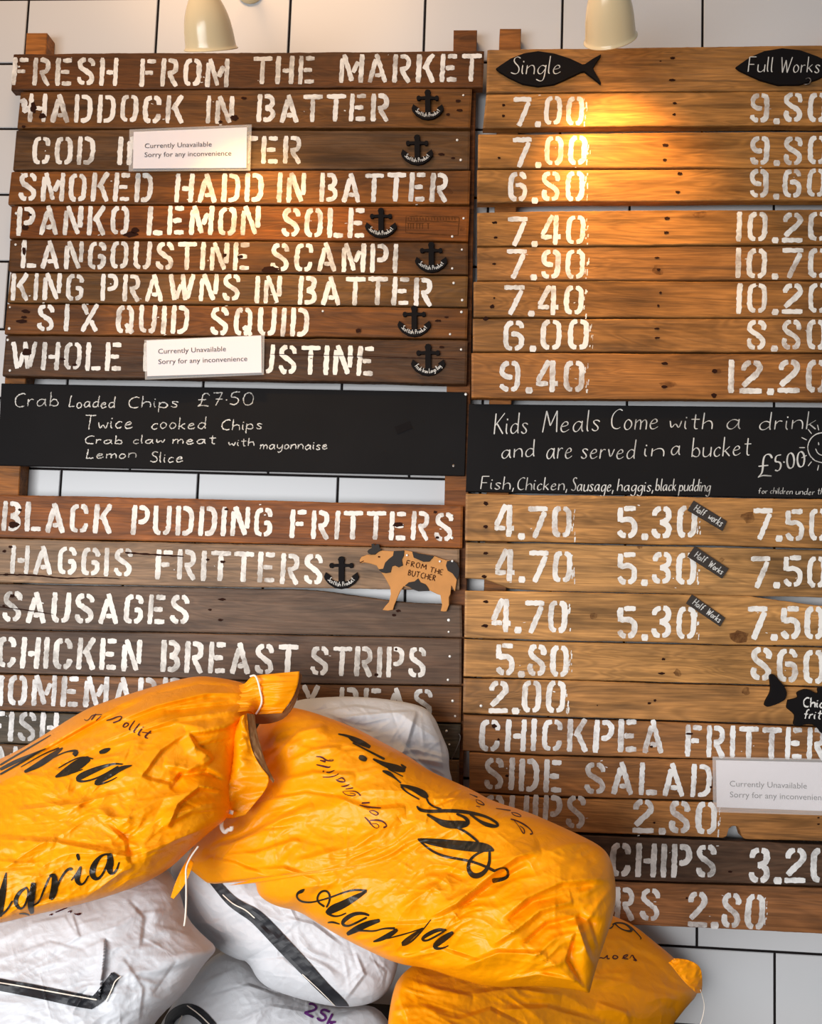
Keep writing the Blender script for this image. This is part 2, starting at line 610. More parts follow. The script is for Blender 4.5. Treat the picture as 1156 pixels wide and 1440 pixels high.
def stencil(S, text, x0, x1, t0, t1, b0, b1, sw=.168, flecks=2):
    gap = .10
    adv, u = [], 0.0
    for ch in text:
        if ch == ' ':
            u += .4
            continue
        adv.append((ch, u))
        u += ST[ch][0] + (gap if ch != '.' else .05)
    U = u - gap
    kx = (x1 - x0) / U
    for ch, u0 in adv:
        dy, dr = random.uniform(-.018, .018), random.uniform(-.02, .02)
        for st in ST[ch][1]:
            P = []
            pts = st
            if len(st) > 2:
                pts = chaikin([np.array(q) for q in st], 1)
            for (a, v) in pts:
                s = (u0 + a) / U
                tt, bb = t0 + (t1 - t0) * s, b0 + (b1 - b0) * s
                h = bb - tt
                lean = .062 - .000028 * x0
                P.append((x0 + kx * (u0 + a) + dr * v * h - (1 - v) * h * lean, bb - (v + dy) * h))
            horizontal = abs(P[0][0] - P[-1][0]) > 2.2 * abs(P[0][1] - P[-1][1])
            hh = b0 - t0
            w = sw * hh * (.95 if horizontal else 1.0) * random.uniform(.93, 1.07)
            if ch == '.':
                w = .22 * hh
            S.add(P, w, step=3.2, jit=.35, smooth=False)
    if text[-1] == '0':
        for _ in range(7):
            x, y = x1 + random.uniform(-1.5, 3.5), random.uniform(t1 + 3, b1 - 2)
            l = random.uniform(2, 9)
            S.add([(x, y), (x - .3, y + l * .5), (x - .5, y + l)], random.uniform(.7, 2.0), step=1.5, jit=.25, smooth=False)
    for _ in range(flecks):
        x = random.uniform(x0, x1)
        y = random.uniform(t0 - 2, b0 + 5)
        r = random.uniform(.4, 1.1)
        S.add([(x, y), (x + random.uniform(1, 4), y + random.uniform(-1, 1))], r * 1.4, step=1.5, smooth=False)


# ------------------------------------------------------------------ hand-written alphabet (10 = capital height)
HW = {
    'a': "5,4 3,5 1,4 0,2 1,0 3,0 5,3 5,5;5,5 5,1 6,0", 'b': "0,10 0,0;0,3 2,5 4,4 5,2 4,0 2,0 0,1", 'c': "4,4 3,5 1,4 0,2 1,0 3,0 4,1",
    'd': "5,4 3,5 1,4 0,2 1,0 3,0 5,2;5,10 5,1 5.6,0", 'e': "0,2.4 4,3 4,4.4 2.5,5 1,4 0,2 1,0 3,0 5,1.2", 'f': "4.5,9 3.4,10 2,9 2,0;0,5 4,5",
    'g': "5,4 3,5 1,4 0,2 1,0 3,0 5,3;5,5 5,-2 4,-4 2,-4 0,-3", 'h': "0,10 0,0;0,3 2,5 4,5 5,3 5,0", 'i': "0,5 0,1 1,0;0.2,7.4 0.4,6.6",
    'k': "0,10 0,0;4,5 0,2;1.2,2.8 4.4,0", 'l': "0,10 0,1 1,0", 'm': "0,5 0,0;0,3 2,5 3.2,4 3.2,0;3.2,3 5,5 6.6,4 6.6,0", 'n': "0,5 0,0;0,3 2,5 4,5 5,3 5,0",
    'o': "2,5 .6,4 0,2 1,0 3,0 4.6,2 4,4 2,5", 'p': "0,5 0,-4;0,3 2,5 4,4 5,2 4,0 2,0 0,1", 'q': "5,4 3,5 1,4 0,2 1,0 3,0 5,3;5,5 5,-4",
    'r': "0,5 0,0;0,3 1.6,5 3.2,4.6", 's': "4,4.2 3,5 1,5 .2,4 3.8,1.6 3,0 1,0 0,1", 't': "2,9 2,1 3,0 4,.3;0,6 4.4,6", 'u': "0,5 0,1 1,0 3,0 5,2;5,5 5,0",
    'v': "0,5 2,0 4,5", 'w': "0,5 1,0 3,4 5,0 6,5", 'y': "0,5 0,2 2,0 5,3;5,5 5,-2 3,-4 1,-3",
    'A': "0,0 3,10 6,0;1.2,4 5,4", 'B': "0,10 0,0;0,10 4,9 4,6 0,5.3 5,4 5,1 0,0", 'C': "6,9 4,10 1,8 0,5 1,1 4,0 6,1", 'E': "5,10 0,10 0,0 5,0;0,5 4,5", 'F': "0,0 0,10;0,10 5,10;0,5 4,5",
    'H': "0,10 0,0;6,10 6,0;0,5 6,5", 'K': "0,10 0,0;6,10 0,4;1.4,5 6,0", 'L': "1,10 0,0;0,0 5,.5", 'M': "0,0 1,10;1,10 4,3;4,3 7,10;7,10 8,0", 'O': "3,10 1,9 0,5 1,1 3,0 5,1 6,5 5,9 3,10",
    'P': "0,10 0,0;0,10 4,10 5,8 4,5 0,5", 'Q': "3,10 1,9 0,5 1,1 3,0 5,1 6,5 5,9 3,10;4,3 7,-1", 'R': "0,0 0,10;0,10 4,9.6 4.6,7 0,5;1,5 5,0", 'S': "5,9 3,10 1,9 1,7 5,4 5,1 3,0 0,1", 'T': "0,10 7,10;3.5,10 3,0",
    'U': "0,10 0,3 2,0 4,0 6,3 6,10", 'W': "0,10 2,0;2,0 4,8;4,8 6,0;6,0 9,10", '0': "3,10 1,9 0,5 1,1 3,0 5,1 6,5 5,9 3,10", '5': "5,10 1,10 0,6 3,6 5,4 4,1 2,0 0,1", '7': "0,10 5,10;5,10 2,0;1.6,5 5.4,5",
    '2': "0,8 2,10 5,9 5,6 0,0;0,0 6,0", '£': "6,8 5,10 3,10 2,8 2,2 0,0;0,0 2,.8 6,0;0,5 4.4,5", '.': "0,0 .3,.8", ',': "0.6,1 0,-2", "'": "0,10 0,8", '·': "0,4.4 .3,5.2",
}


def hand(S, text, x0, x1, y0, y1, h, w, slant=.0, nib=None, sp=2.0, jit=.12, wob=.35, warp=None):
    """one written line from (x0,y0) to (x1,y1); h capital height; w line width"""
    items, u = [], 0.0
    for ch in text:
        if ch == ' ':
            u += 4.5
            continue
        st = [[tuple(float(v) for v in q.split(',')) for q in s.split()] for s in HW[ch].split(';')]
        wd = max(p[0] for s in st for p in s)
        items.append((st, u))
        u += wd + sp
    U = u - sp
    L_ = math.hypot(x1 - x0, y1 - y0)
    ex, ey = (x1 - x0) / L_, (y1 - y0) / L_
    for st, u0 in items:
        o = random.uniform(-wob, wob)
        for s in st:
            P, ww = [], []
            for (a, b) in s:
                xx = (u0 + a) / U * L_ + slant * b / 10 * h
                yy = (b + o) / 10 * h
                if warp:
                    P.append(warp(xx / L_, yy))
                else:
                    P.append((x0 + ex * xx + ey * yy, y0 + ey * xx - ex * yy))
            P = np.array(chaikin([np.array(q) for q in P], 2))
            if nib is not None:
                P = resample(P, max(.6, w * .7))
                t = np.gradient(P, axis=0)
                an = np.arctan2(t[:, 1], t[:, 0])
                wid = w * (.35 + .75 * np.abs(np.sin(an - nib)))
                S.add(P, wid, step=max(.6, w * .7), jit=0, smooth=False)
            else:
                S.add(P, w, step=max(.8, w * .8), jit=jit * w, smooth=False)


# ================================================================== the setting
TW, TH, GR = 0.300, 0.15 * 1.018, 0.0048
def tile_wall():
    V, Fc, mi = [], [], []
    n = 0
    bv = 0.0012
    for r in range(-6, 14):
        for c in range(-6, 14):
            x0 = (c + (.5 if r % 2 else 0)) * TW + GR / 2
            x1 = x0 + TW - GR
            z1 = FLOOR - r * TH - GR / 2
            z0 = max(z1 - TH + GR, 0.0)
            if z1 <= 0.004:
                continue
            d = 0.0
            V += [(x0 + bv, -d, z0 + bv), (x1 - bv, -d, z0 + bv), (x1 - bv, -d, z1 - bv), (x0 + bv, -d, z1 - bv),
                  (x0, d + bv * 1.4, z0), (x1, d + bv * 1.4, z0), (x1, d + bv * 1.4, z1), (x0, d + bv * 1.4, z1),
                  (x0, d + .006, z0), (x1, d + .006, z0), (x1, d + .006, z1), (x0, d + .006, z1)]
            Fc.append((n, n + 1, n + 2, n + 3))
            for a in (0, 4):
                for i in range(4):
                    j = (i + 1) % 4
                    Fc.append((n + a + i, n + a + 4 + i, n + a + 4 + j, n + a + j))
            mi += [0] * 9
            n += 12
    xa, xb, zt = -6 * TW, 14 * TW, FLOOR + 6 * TH
    g = 0.0022
    V += [(xa, g, 0), (xb, g, 0), (xb, g, zt), (xa, g, zt), (xa, .10, 0), (xb, .10, 0), (xb, .10, zt), (xa, .10, zt)]
    Fc += [(n, n + 1, n + 2, n + 3), (n + 4, n + 7, n + 6, n + 5), (n, n + 4, n + 5, n + 1), (n + 3, n + 2, n + 6, n + 7), (n, n + 3, n + 7, n + 4), (n + 1, n + 5, n + 6, n + 2)]
    mi += [1] * 6
    o = link('wall_back', V, Fc, ['tile', 'grout'], origin=(1.0, 0, 0))
    o.data.polygons.foreach_set('material_index', mi)
    o['kind'] = 'structure'


tile_wall()
fl = link('floor', [(-1.8, 0.1, 0), (4.2, 0.1, 0), (4.2, -4, 0), (-1.8, -4, 0), (-1.8, 0.1, -.05), (4.2, 0.1, -.05), (4.2, -4, -.05), (-1.8, -4, -.05)],
          [(0, 3, 2, 1), (4, 5, 6, 7), (0, 1, 5, 4), (1, 2, 6, 5), (2, 3, 7, 6), (3, 0, 4, 7)], 'floor')
fl['kind'] = 'structure'

# ================================================================== menu boards
BAT0, BAT1, PL = 0.002, 0.040, 0.062


def plank(board, top, bot, color, grey=.25, depth=None, edge=.8):
    """board of old timber; top and bottom edges as photo polylines"""
    d = PL + random.uniform(-.0015, .0025) if depth is None else depth
    top, bot = np.array(top, float), np.array(bot, float)
    L_ = top[-1, 0] - top[0, 0]
    N = max(20, int(L_ / 3))
    s = np.linspace(0, 1, N)
    tx = top[0, 0] + s * (top[-1, 0] - top[0, 0])
    bx = bot[0, 0] + s * (bot[-1, 0] - bot[0, 0])
    ty, by = np.interp(tx, top[:, 0], top[:, 1]), np.interp(bx, bot[:, 0], bot[:, 1])

    def wob(a):
        k = np.cumsum(np.convolve(rng.normal(0, 1, N), [.25, .5, .25], 'same'))
        k -= np.linspace(k[0], k[-1], N)
        k = k / (np.abs(k).max() + 1e-6)
        return a * k + rng.normal(0, a * .10, N)
    ty = ty + wob(edge)
    by = by + wob(edge)
    Tp, Bp = at(tx, ty, d), at(bx, by, d)
    bvl = .0022
    rows = []
    def row(P, dd):
        Q = P.copy()
        Q[:, 1] = -dd
        rows.append(Q)
    dn = (Bp - Tp)
    dn /= np.linalg.norm(dn, axis=1)[:, None]
    row(Tp, BAT1 + .0005)
    row(Tp, d - bvl)
    row(Tp + dn * bvl * .35, d - bvl * .35)
    row(Tp + dn * bvl, d)
    for k in (.25, .5, .75):
        row(Tp * (1 - k) + Bp * k, d)
    row(Bp - dn * bvl, d)
    row(Bp - dn * bvl * .35, d - bvl * .35)
    row(Bp, d - bvl)
    row(Bp, BAT1 + .0005)
    G = np.stack(rows, 1)
    # soften the sawn ends
    G[0, 1:-1, 1] += .0012
    G[-1, 1:-1, 1] += .0012
    m = G.shape[1]
    V = G.reshape(-1, 3)
    Fc = grid_faces(N, m, wrap=True)
    Fc.append(tuple(range(m)))
    Fc.append(tuple((N - 1) * m + k for k in reversed(range(m))))
    o = link('plank', V, Fc, 'wood', board)
    fix_normals(o)
    c = lin(color)
    o.color = (c[0], c[1], c[2], grey)
    o['_d'] = d
    return o, d


def batten(board, tl, tr, br, bl, color=(150, 92, 40)):
    P = np.array([tl, tr, br, bl], float)
    a = at(P[:, 0], P[:, 1], BAT1)
    b = a.copy()
    b[:, 1] = -BAT0
    bv = .0015
    f = a.copy()
    c = a.mean(0)
    sx = np.sign(c - a)
    f[:, 0] += sx[:, 0] * bv
    f[:, 2] += sx[:, 2] * bv
    a2 = a.copy()
    a2[:, 1] += bv
    V = np.concatenate([f, a2, b])
    Fc = [(0, 1, 2, 3), (8, 11, 10, 9)]
    for k in (0, 4):
        for i in range(4):
            j = (i + 1) % 4
            Fc.append((k + i, k + 4 + i, k + 4 + j, k + j))
    o = link('batten', V, Fc, 'wood', board)
    fix_normals(o)
    cc = lin(color)
    o.color = (cc[0], cc[1], cc[2], .1)
    return o


def nail(pl, x, y, d, r=2.0, mat='nail'):
    c = at(x, y, d)
    rr = r * .00148
    V, n = [], 10
    for (q, h) in ((1.0, 0.0), (1.0, .0006), (.6, .0013)):
        for k in range(n):
            a = 2 * math.pi * k / n
            V.append((c[0] + rr * q * math.cos(a), c[1] - h, c[2] + rr * q * math.sin(a)))
    Fc = grid_faces(3, n, wrap=True) + [tuple(2 * n + k for k in range(n))]
    o = link('nail', V, Fc, mat, pl, smooth=True)
    fix_normals(o)


def blotch(S, x, y, rx, ry, rot=0.0):
    n = 14
    P = []
    for k in range(n):
        a = 2 * math.pi * k / n
        q = random.uniform(.72, 1.12)
        dx, dy = rx * q * math.cos(a), ry * q * math.sin(a)
        P.append((x + dx * math.cos(rot) - dy * math.sin(rot), y + dx * math.sin(rot) + dy * math.cos(rot)))
    S.poly(P)


NAILS = [(651.6, 134), (643, 197), (648, 225), (652, 307), (636, 332.6), (649.6, 351), (636, 377.5), (638, 398), (650, 422), (649, 438.7), (633, 470), (648.5, 491.5), (454, 437.6),
         (636, 725), (635.7, 756.5), (631, 872), (631, 888.5), (632.6, 923), (630, 956), (636.5, 985.6), (640, 1007), (628, 1028), (632, 1047), (676.5, 992.6), (27, 94), (23, 300), (22, 344), (18, 392), (14, 432), (13, 462), (11, 478), (14, 521)]
# dark marks: x, y, rx, ry
MARKS = [(946, 81.6, 4, 2), (945, 112.6, 5, 2), (949, 145, 3, 2), (948, 161, 3, 2), (936, 204, 5, 2.2), (935, 225, 3, 2), (956, 244, 4, 2), (953, 270, 4, 2), (938, 307, 4, 2.4), (937, 327, 4, 2), (924, 362.5, 4, 1.6), (926, 379, 3, 2),
         (929, 411.6, 2, 2), (926, 430, 2, 2), (924, 462, 4, 1.4), (924, 475, 4, 1.6), (935, 511, 5, 2.2), (934, 544, 5, 2.2), (1005, 522, 4, 3), (1004, 556, 4, 4), (708, 148, 2.4, 2), (708, 163, 2.4, 2), (696, 313, 4, 2), (697, 334, 3, 2), (695, 371, 3, 1.5),
         (692, 431, 3.4, 3), (695, 419, 1.6, 1.4), (683, 708, 3.6, 3), (683, 740.6, 3.6, 2.4), (683, 778, 4, 2.4), (681, 811, 4, 2.4), (683, 846, 4, 2.4), (682, 880, 5, 2.6), (933, 927, 3, 2), (930, 947, 5, 1.8), (913, 989, 3, 2), (921, 985, 2, 2), (644, 142, 4, 2.2), (646, 155, 5, 2), (630, 161, 3, 2),
         (621, 217, 5, 2), (637, 222, 3, 1.6), (343, 138, 4, 2), (330, 166, 6, 4.5), (310, 171, 3, 2), (47, 152, 5, 8), (60, 163, 6, 4), (33, 178, 3, 2), (35, 320, 6, 4), (42, 302, 3, 2), (34, 353, 3, 6), (380, 379, 15, 4.6), (36, 438, 6, 3), (30, 452, 9, 3), (34, 446, 5, 2), (184, 330, 11, 4), (190, 324, 7, 4),
         (316, 359, 3, 3), (338, 361, 5, 2.5), (105, 513, 4, 2), (38, 495, 7, 6), (88, 505, 4, 2), (616, 451, 5, 1.8), (628, 446, 3, 1.5), (504, 465, 4, 3.2), (621, 488, 4, 2), (20, 738, 8, 5), (28, 717, 3, 2), (318, 716, 3, 2), (15, 769, 3, 2), (6, 775, 3, 2), (8, 808, 4, 2), (560, 738, 9, 3.4), (612, 720, 3, 2), (615, 756, 3, 2),
         (312, 843, 6, 2), (295, 857.5, 3, 1.6), (310, 872, 4, 1.8), (560, 859, 4, 2), (554, 865, 3, 2), (17, 838, 4, 3), (5, 852, 2, 2), (557, 913, 2, 2), (529, 949, 3, 2.4), (313, 790, 4, 2), (292, 787, 3, 2), (929, 86, 2, 1), (702, 222, 2.4, 1.6), (683, 448, 4, 3), (970, 1032, 6, 1.8), (916, 1050, 3, 1.6), (695, 1021, 4, 3), (701, 1040, 2, 2),
         (713, 1091, 2.4, 2.4), (1000, 1107, 2, 2), (920, 1157, 2, 1.6), (1027, 1226, 3, 1.6), (966, 1263, 2, 1.4), (989, 1196, 2, 1.2), (1151, 1150, 2, 1.2), (1151, 1159, 2, 1.2), (694, 1059, 2.4, 1.8), (840, 992, 1, 1)]
BROWN = [(926, 379, 9, 8), (1052, 727, 10, 9), (1049, 972, 6, 6), (953, 946, 6, 6), (1054, 532, 7, 5), (985, 302, 12, 5), (765, 410, 10, 8), (835, 866, 6, 5), (1040, 846, 12, 5), (1040, 895, 14, 9), (774, 833, 8, 5), (900, 768, 5, 4), (940, 541, 14, 5), (650, 322, 4, 3), (630, 270, 8, 7), (1011, 522, 4, 4), (505, 465, 6, 5), (170, 320, 5, 3), (1015, 787, 4, 3), (1060, 516, 6, 5)]


def finish_plank(pl, d, words, ylo, yhi, xlo, xhi, worn=False, marks=True):
    """lettering, nails and knots on one plank"""
    if words:
        for w in words:
            S = Strokes(on_plane(d + .0007))
            stencil(S, *w)
            S.build('lettering', 'worn_paint' if worn else 'white_paint', pl)

    def mine(q):
        s = (q[0] - xlo) / max(1, xhi - xlo)
        return xlo <= q[0] <= xhi and ylo[0] + (ylo[1] - ylo[0]) * s <= q[1] < yhi[0] + (yhi[1] - yhi[0]) * s
    kb = [q for q in BROWN if mine(q)]
    for q in kb:
        S = Strokes(on_plane(d + .0003))
        blotch(S, *q)
        S.build('knot', 'knot_brown', pl)
    kd = [q for q in MARKS if mine(q)]
    for q in kd:
        S = Strokes(on_plane(d + .0010))
        blotch(S, *q)
        S.build('nail_hole', 'knot', pl)
    for q in NAILS:
        if mine(q):
            nail(pl, q[0], q[1], d + .0004, random.uniform(1.3, 2.3))


def board_planks(board, rows):
    """rows: top polyline, bottom polyline, colour, grey, words, worn"""
    out = []
    for (tp, bt, colr, grey, words, worn) in rows:
        pl, d = plank(board, tp, bt, colr, grey)
        finish_plank(pl, d, words, (tp[0][1], tp[-1][1]), (bt[0][1], bt[-1][1]), tp[0][0] - 8, tp[-1][0] + 4, worn)
        out.append((pl, d))
    return out


# ---- board on the left
lb = empty('menu_board', at(320, 1100, .02))
tag(lb, 'tall dark reclaimed plank menu board on the left, starting with FRESH FROM THE MARKET', 'menu board')
batten(lb, (37, 46), (66, 46), (8, 990), (-22, 990), (150, 92, 38))
batten(lb, (638, 42), (671, 42), (651, 1120), (617, 1120), (128, 74, 30))
LEFT = [
    ([(19, 75.5), (400, 73.5), (681, 71)], [(15.5, 127), (380, 123.5), (679, 122.5)], (98, 56, 21), 0.04,
     [('FRESH', 17, 168, 80, 82, 119, 121.5), ('FROM', 197, 324, 82.5, 82, 122, 122), ('THE', 357, 445, 80, 78, 119, 118), ('MARKET', 477, 678, 77, 75.5, 117, 115)], False),
    ([(29, 129), (400, 125.5), (664, 124.5)], [(24, 180), (400, 180), (661, 180)], (112, 69, 27), 0.11,
     [('HADDOCK', 40, 261, 132, 134, 172, 173), ('IN', 290, 331, 134.5, 134.5, 173.5, 173.5), ('BATTER', 361, 550, 133, 132, 172, 171)], False),
    ([(23, 183), (400, 182.5), (661, 184)], [(18, 239), (400, 238), (660, 237.5)], (92, 60, 29), 0.29,
     [('COD', 46, 136, 191.5, 191.5, 231.5, 231.5), ('IN', 166, 207, 192, 192, 232, 232), ('BATTER', 238, 427, 191, 191, 230, 230)], False),
    ([(16, 241), (400, 240), (661.5, 239.5)], [(11, 287), (400, 287), (660, 286.5)], (128, 75, 26), 0.08,
     [('SMOKED', 27, 217, 243, 243, 283, 284), ('HADD', 246, 373, 243.5, 243.5, 284, 284), ('IN', 390, 432, 242.5, 242.5, 284.5, 284.5), ('BATTER', 450, 632, 243, 243, 284, 284)], False),
    ([(16, 289.5), (660.5, 290)], [(13, 335), (658, 339)], (134, 73, 21), 0.02,
     [('PANKO', 24, 184, 290, 289, 331, 330), ('LEMON', 207, 368, 290, 290, 331, 331), ('SOLE', 396, 516, 292, 292, 333, 335)], False),
    ([(14, 337), (658, 341.5)], [(12, 381), (658, 385.5)], (97, 58, 21), 0.13,
     [('LANGOUSTINE', 30, 354, 338, 341, 377.5, 380.5), ('SCAMPI', 381, 562, 341, 342.5, 381, 383.5)], False),
    ([(15, 384), (658, 388)], [(10, 425), (656.5, 431.5)], (114, 75, 31), 0.26,
     [('KING', 16, 120, 384, 385, 422, 423), ('PRAWNS', 142, 340, 385, 386, 423, 424), ('IN', 359, 398, 387.5, 387.5, 426, 427), ('BATTER', 419, 611, 388, 390, 428.5, 430)], False),
    ([(10, 427), (658, 433.5)], [(6, 469.5), (656.5, 476)], (118, 70, 27), 0.10,
     [('S', 53, 79, 427.5, 428, 466, 466), ('I', 91, 99, 427.5, 428, 466, 466), ('X', 113, 140, 427.5, 428, 466, 466), ('QUID', 163, 268, 428, 430, 468, 470), ('SQUID', 296, 437, 431, 433.5, 471, 474)], False),
    ([(8, 472), (657.5, 478.5)], [(3, 528.5), (656, 540)], (83, 52, 26), 0.22,
     [('WHOLE', 16, 174, 481, 481, 520, 521.5), ('LANGOUSTINE', 202, 528, 482, 487, 522, 529)], False),
    ([(-10, 696), (400, 704.5), (651, 711)], [(-12, 756), (400, 765), (650, 771)], (143, 82, 33), 0.05,
     [('BLACK', 3, 160, 705, 709, 747, 750), ('PUDDING', 185, 385, 710, 714, 752, 755), ('FRITTERS', 408, 639, 717, 720, 757, 761)], False),
    ([(-12, 757.5), (400, 767), (646, 772)], [(-14, 819), (400, 827), (646, 830)], (146, 116, 88), .55,
     [('HAGGIS', 15, 189, 767, 771, 807, 811), ('FRITTERS', 219, 457, 772, 779, 814, 823)], False),
    ([(-14, 820.5), (400, 828), (453, 831), (574, 847.5), (620, 849), (649, 851)], [(-16, 884), (400, 891), (650, 896.5)], (100, 76, 58), .4,
     [('SAUSAGES', 4, 269, 831, 837, 875, 878)], False),
    ([(-16, 886), (649, 898)], [(-18, 946), (300, 954), (425, 961), (649, 963.5)], (94, 68, 50), .4,
     [('CHICKEN', -3, 201, 895, 899, 939, 944), ('BREAST', 227, 420, 900, 906, 945, 949), ('STRIPS', 437, 602, 908, 910, 949, 954)], False),
    ([(-18, 948), (300, 956), (425, 963), (649, 965.5)], [(-20, 998.5), (648, 1016.5)], (129, 84, 46), .1,
     [('HOMEMADE', -22, 255, 949, 953.5, 992, 997), ('MUSHY', 290, 452, 958, 964.5, 1000, 1005), ('PEAS', 477, 611, 966, 969, 1008, 1010)], True),
    ([(-20, 1000.5), (648, 1018.5)], [(-22, 1044), (646, 1067)], (72, 63, 48), .3,
     [('FISH', -16, 84, 1000, 1002, 1042, 1043)], True),
    ([(-22, 1046), (646, 1069)], [(-24, 1092), (645, 1116)], (101, 71, 42), .2, [('M', -6, 26, 1050, 1050, 1090, 1090)], True),
]
lp = board_planks(lb, LEFT)
# cracks and old slots in the haggis plank, the splintered end of the haddock plank, the faded stamp
S = Strokes(on_plane(lp[10][1] + .0012))
S.add([(-4, 808), (40, 808), (95, 814), (110, 812.5), (130, 812), (170, 814)], [1.5, 2.2, 2.0, 1.8, 1.4, .8], step=4, jit=.25)
S.add([(176, 777), (200, 779), (258, 782.5)], [3.0, 2.4, 2.0], step=4, jit=.25)
S.build('crack', 'knot', lp[10][0])
S = Strokes(on_plane(lp[11][1] + .0012))
S.add([(-4, 853), (40, 858), (75, 864)], [1.6, 1.4, .8], step=4, jit=.25)
S.build('crack', 'knot', lp[11][0])
S = Strokes(on_plane(lp[8][1] + .0012))
S.add([(380, 498), (500, 500.5), (600, 504), (655, 505)], [.7, 1.0, 1.1, .8], step=5, jit=.15)
S.build('crack', 'knot', lp[8][0])
S = Strokes(on_plane(lp[1][1] + .0009))
for P, w in (([(31, 139), (35, 148), (37, 158)], 9), ([(33, 152), (36, 159)], 5), ([(42, 170), (44, 168)], 4)):
    S.add(P, w, step=2, jit=.7, smooth=False)
S.build('paint_smear', 'worn_paint', lp[1][0])
S = Strokes(on_plane(lp[4][1] + .0006))
for P in (([(571, 304), (646, 305), (644, 331), (570, 327), (571, 304)]), ([(571, 310.5), (645, 311.5)])):
    S.add(P, .9, step=3, jit=.2, smooth=False)
for k in range(17):
    x = 574 + k * 4.1
    S.add([(x, 305.6), (x + .3, 309.5)], .9, step=2, smooth=False)
for x in (574, 577.5, 581, 586, 590, 594, 602):
    S.add([(x, 314), (x, 322)], 1.0, step=2, smooth=False)
    S.add([(x - 1.5, 314.3), (x + 1.8, 314.3)], .9, step=2, smooth=False)
S.build('faded_stamp', 'stamp', lp[4][0])

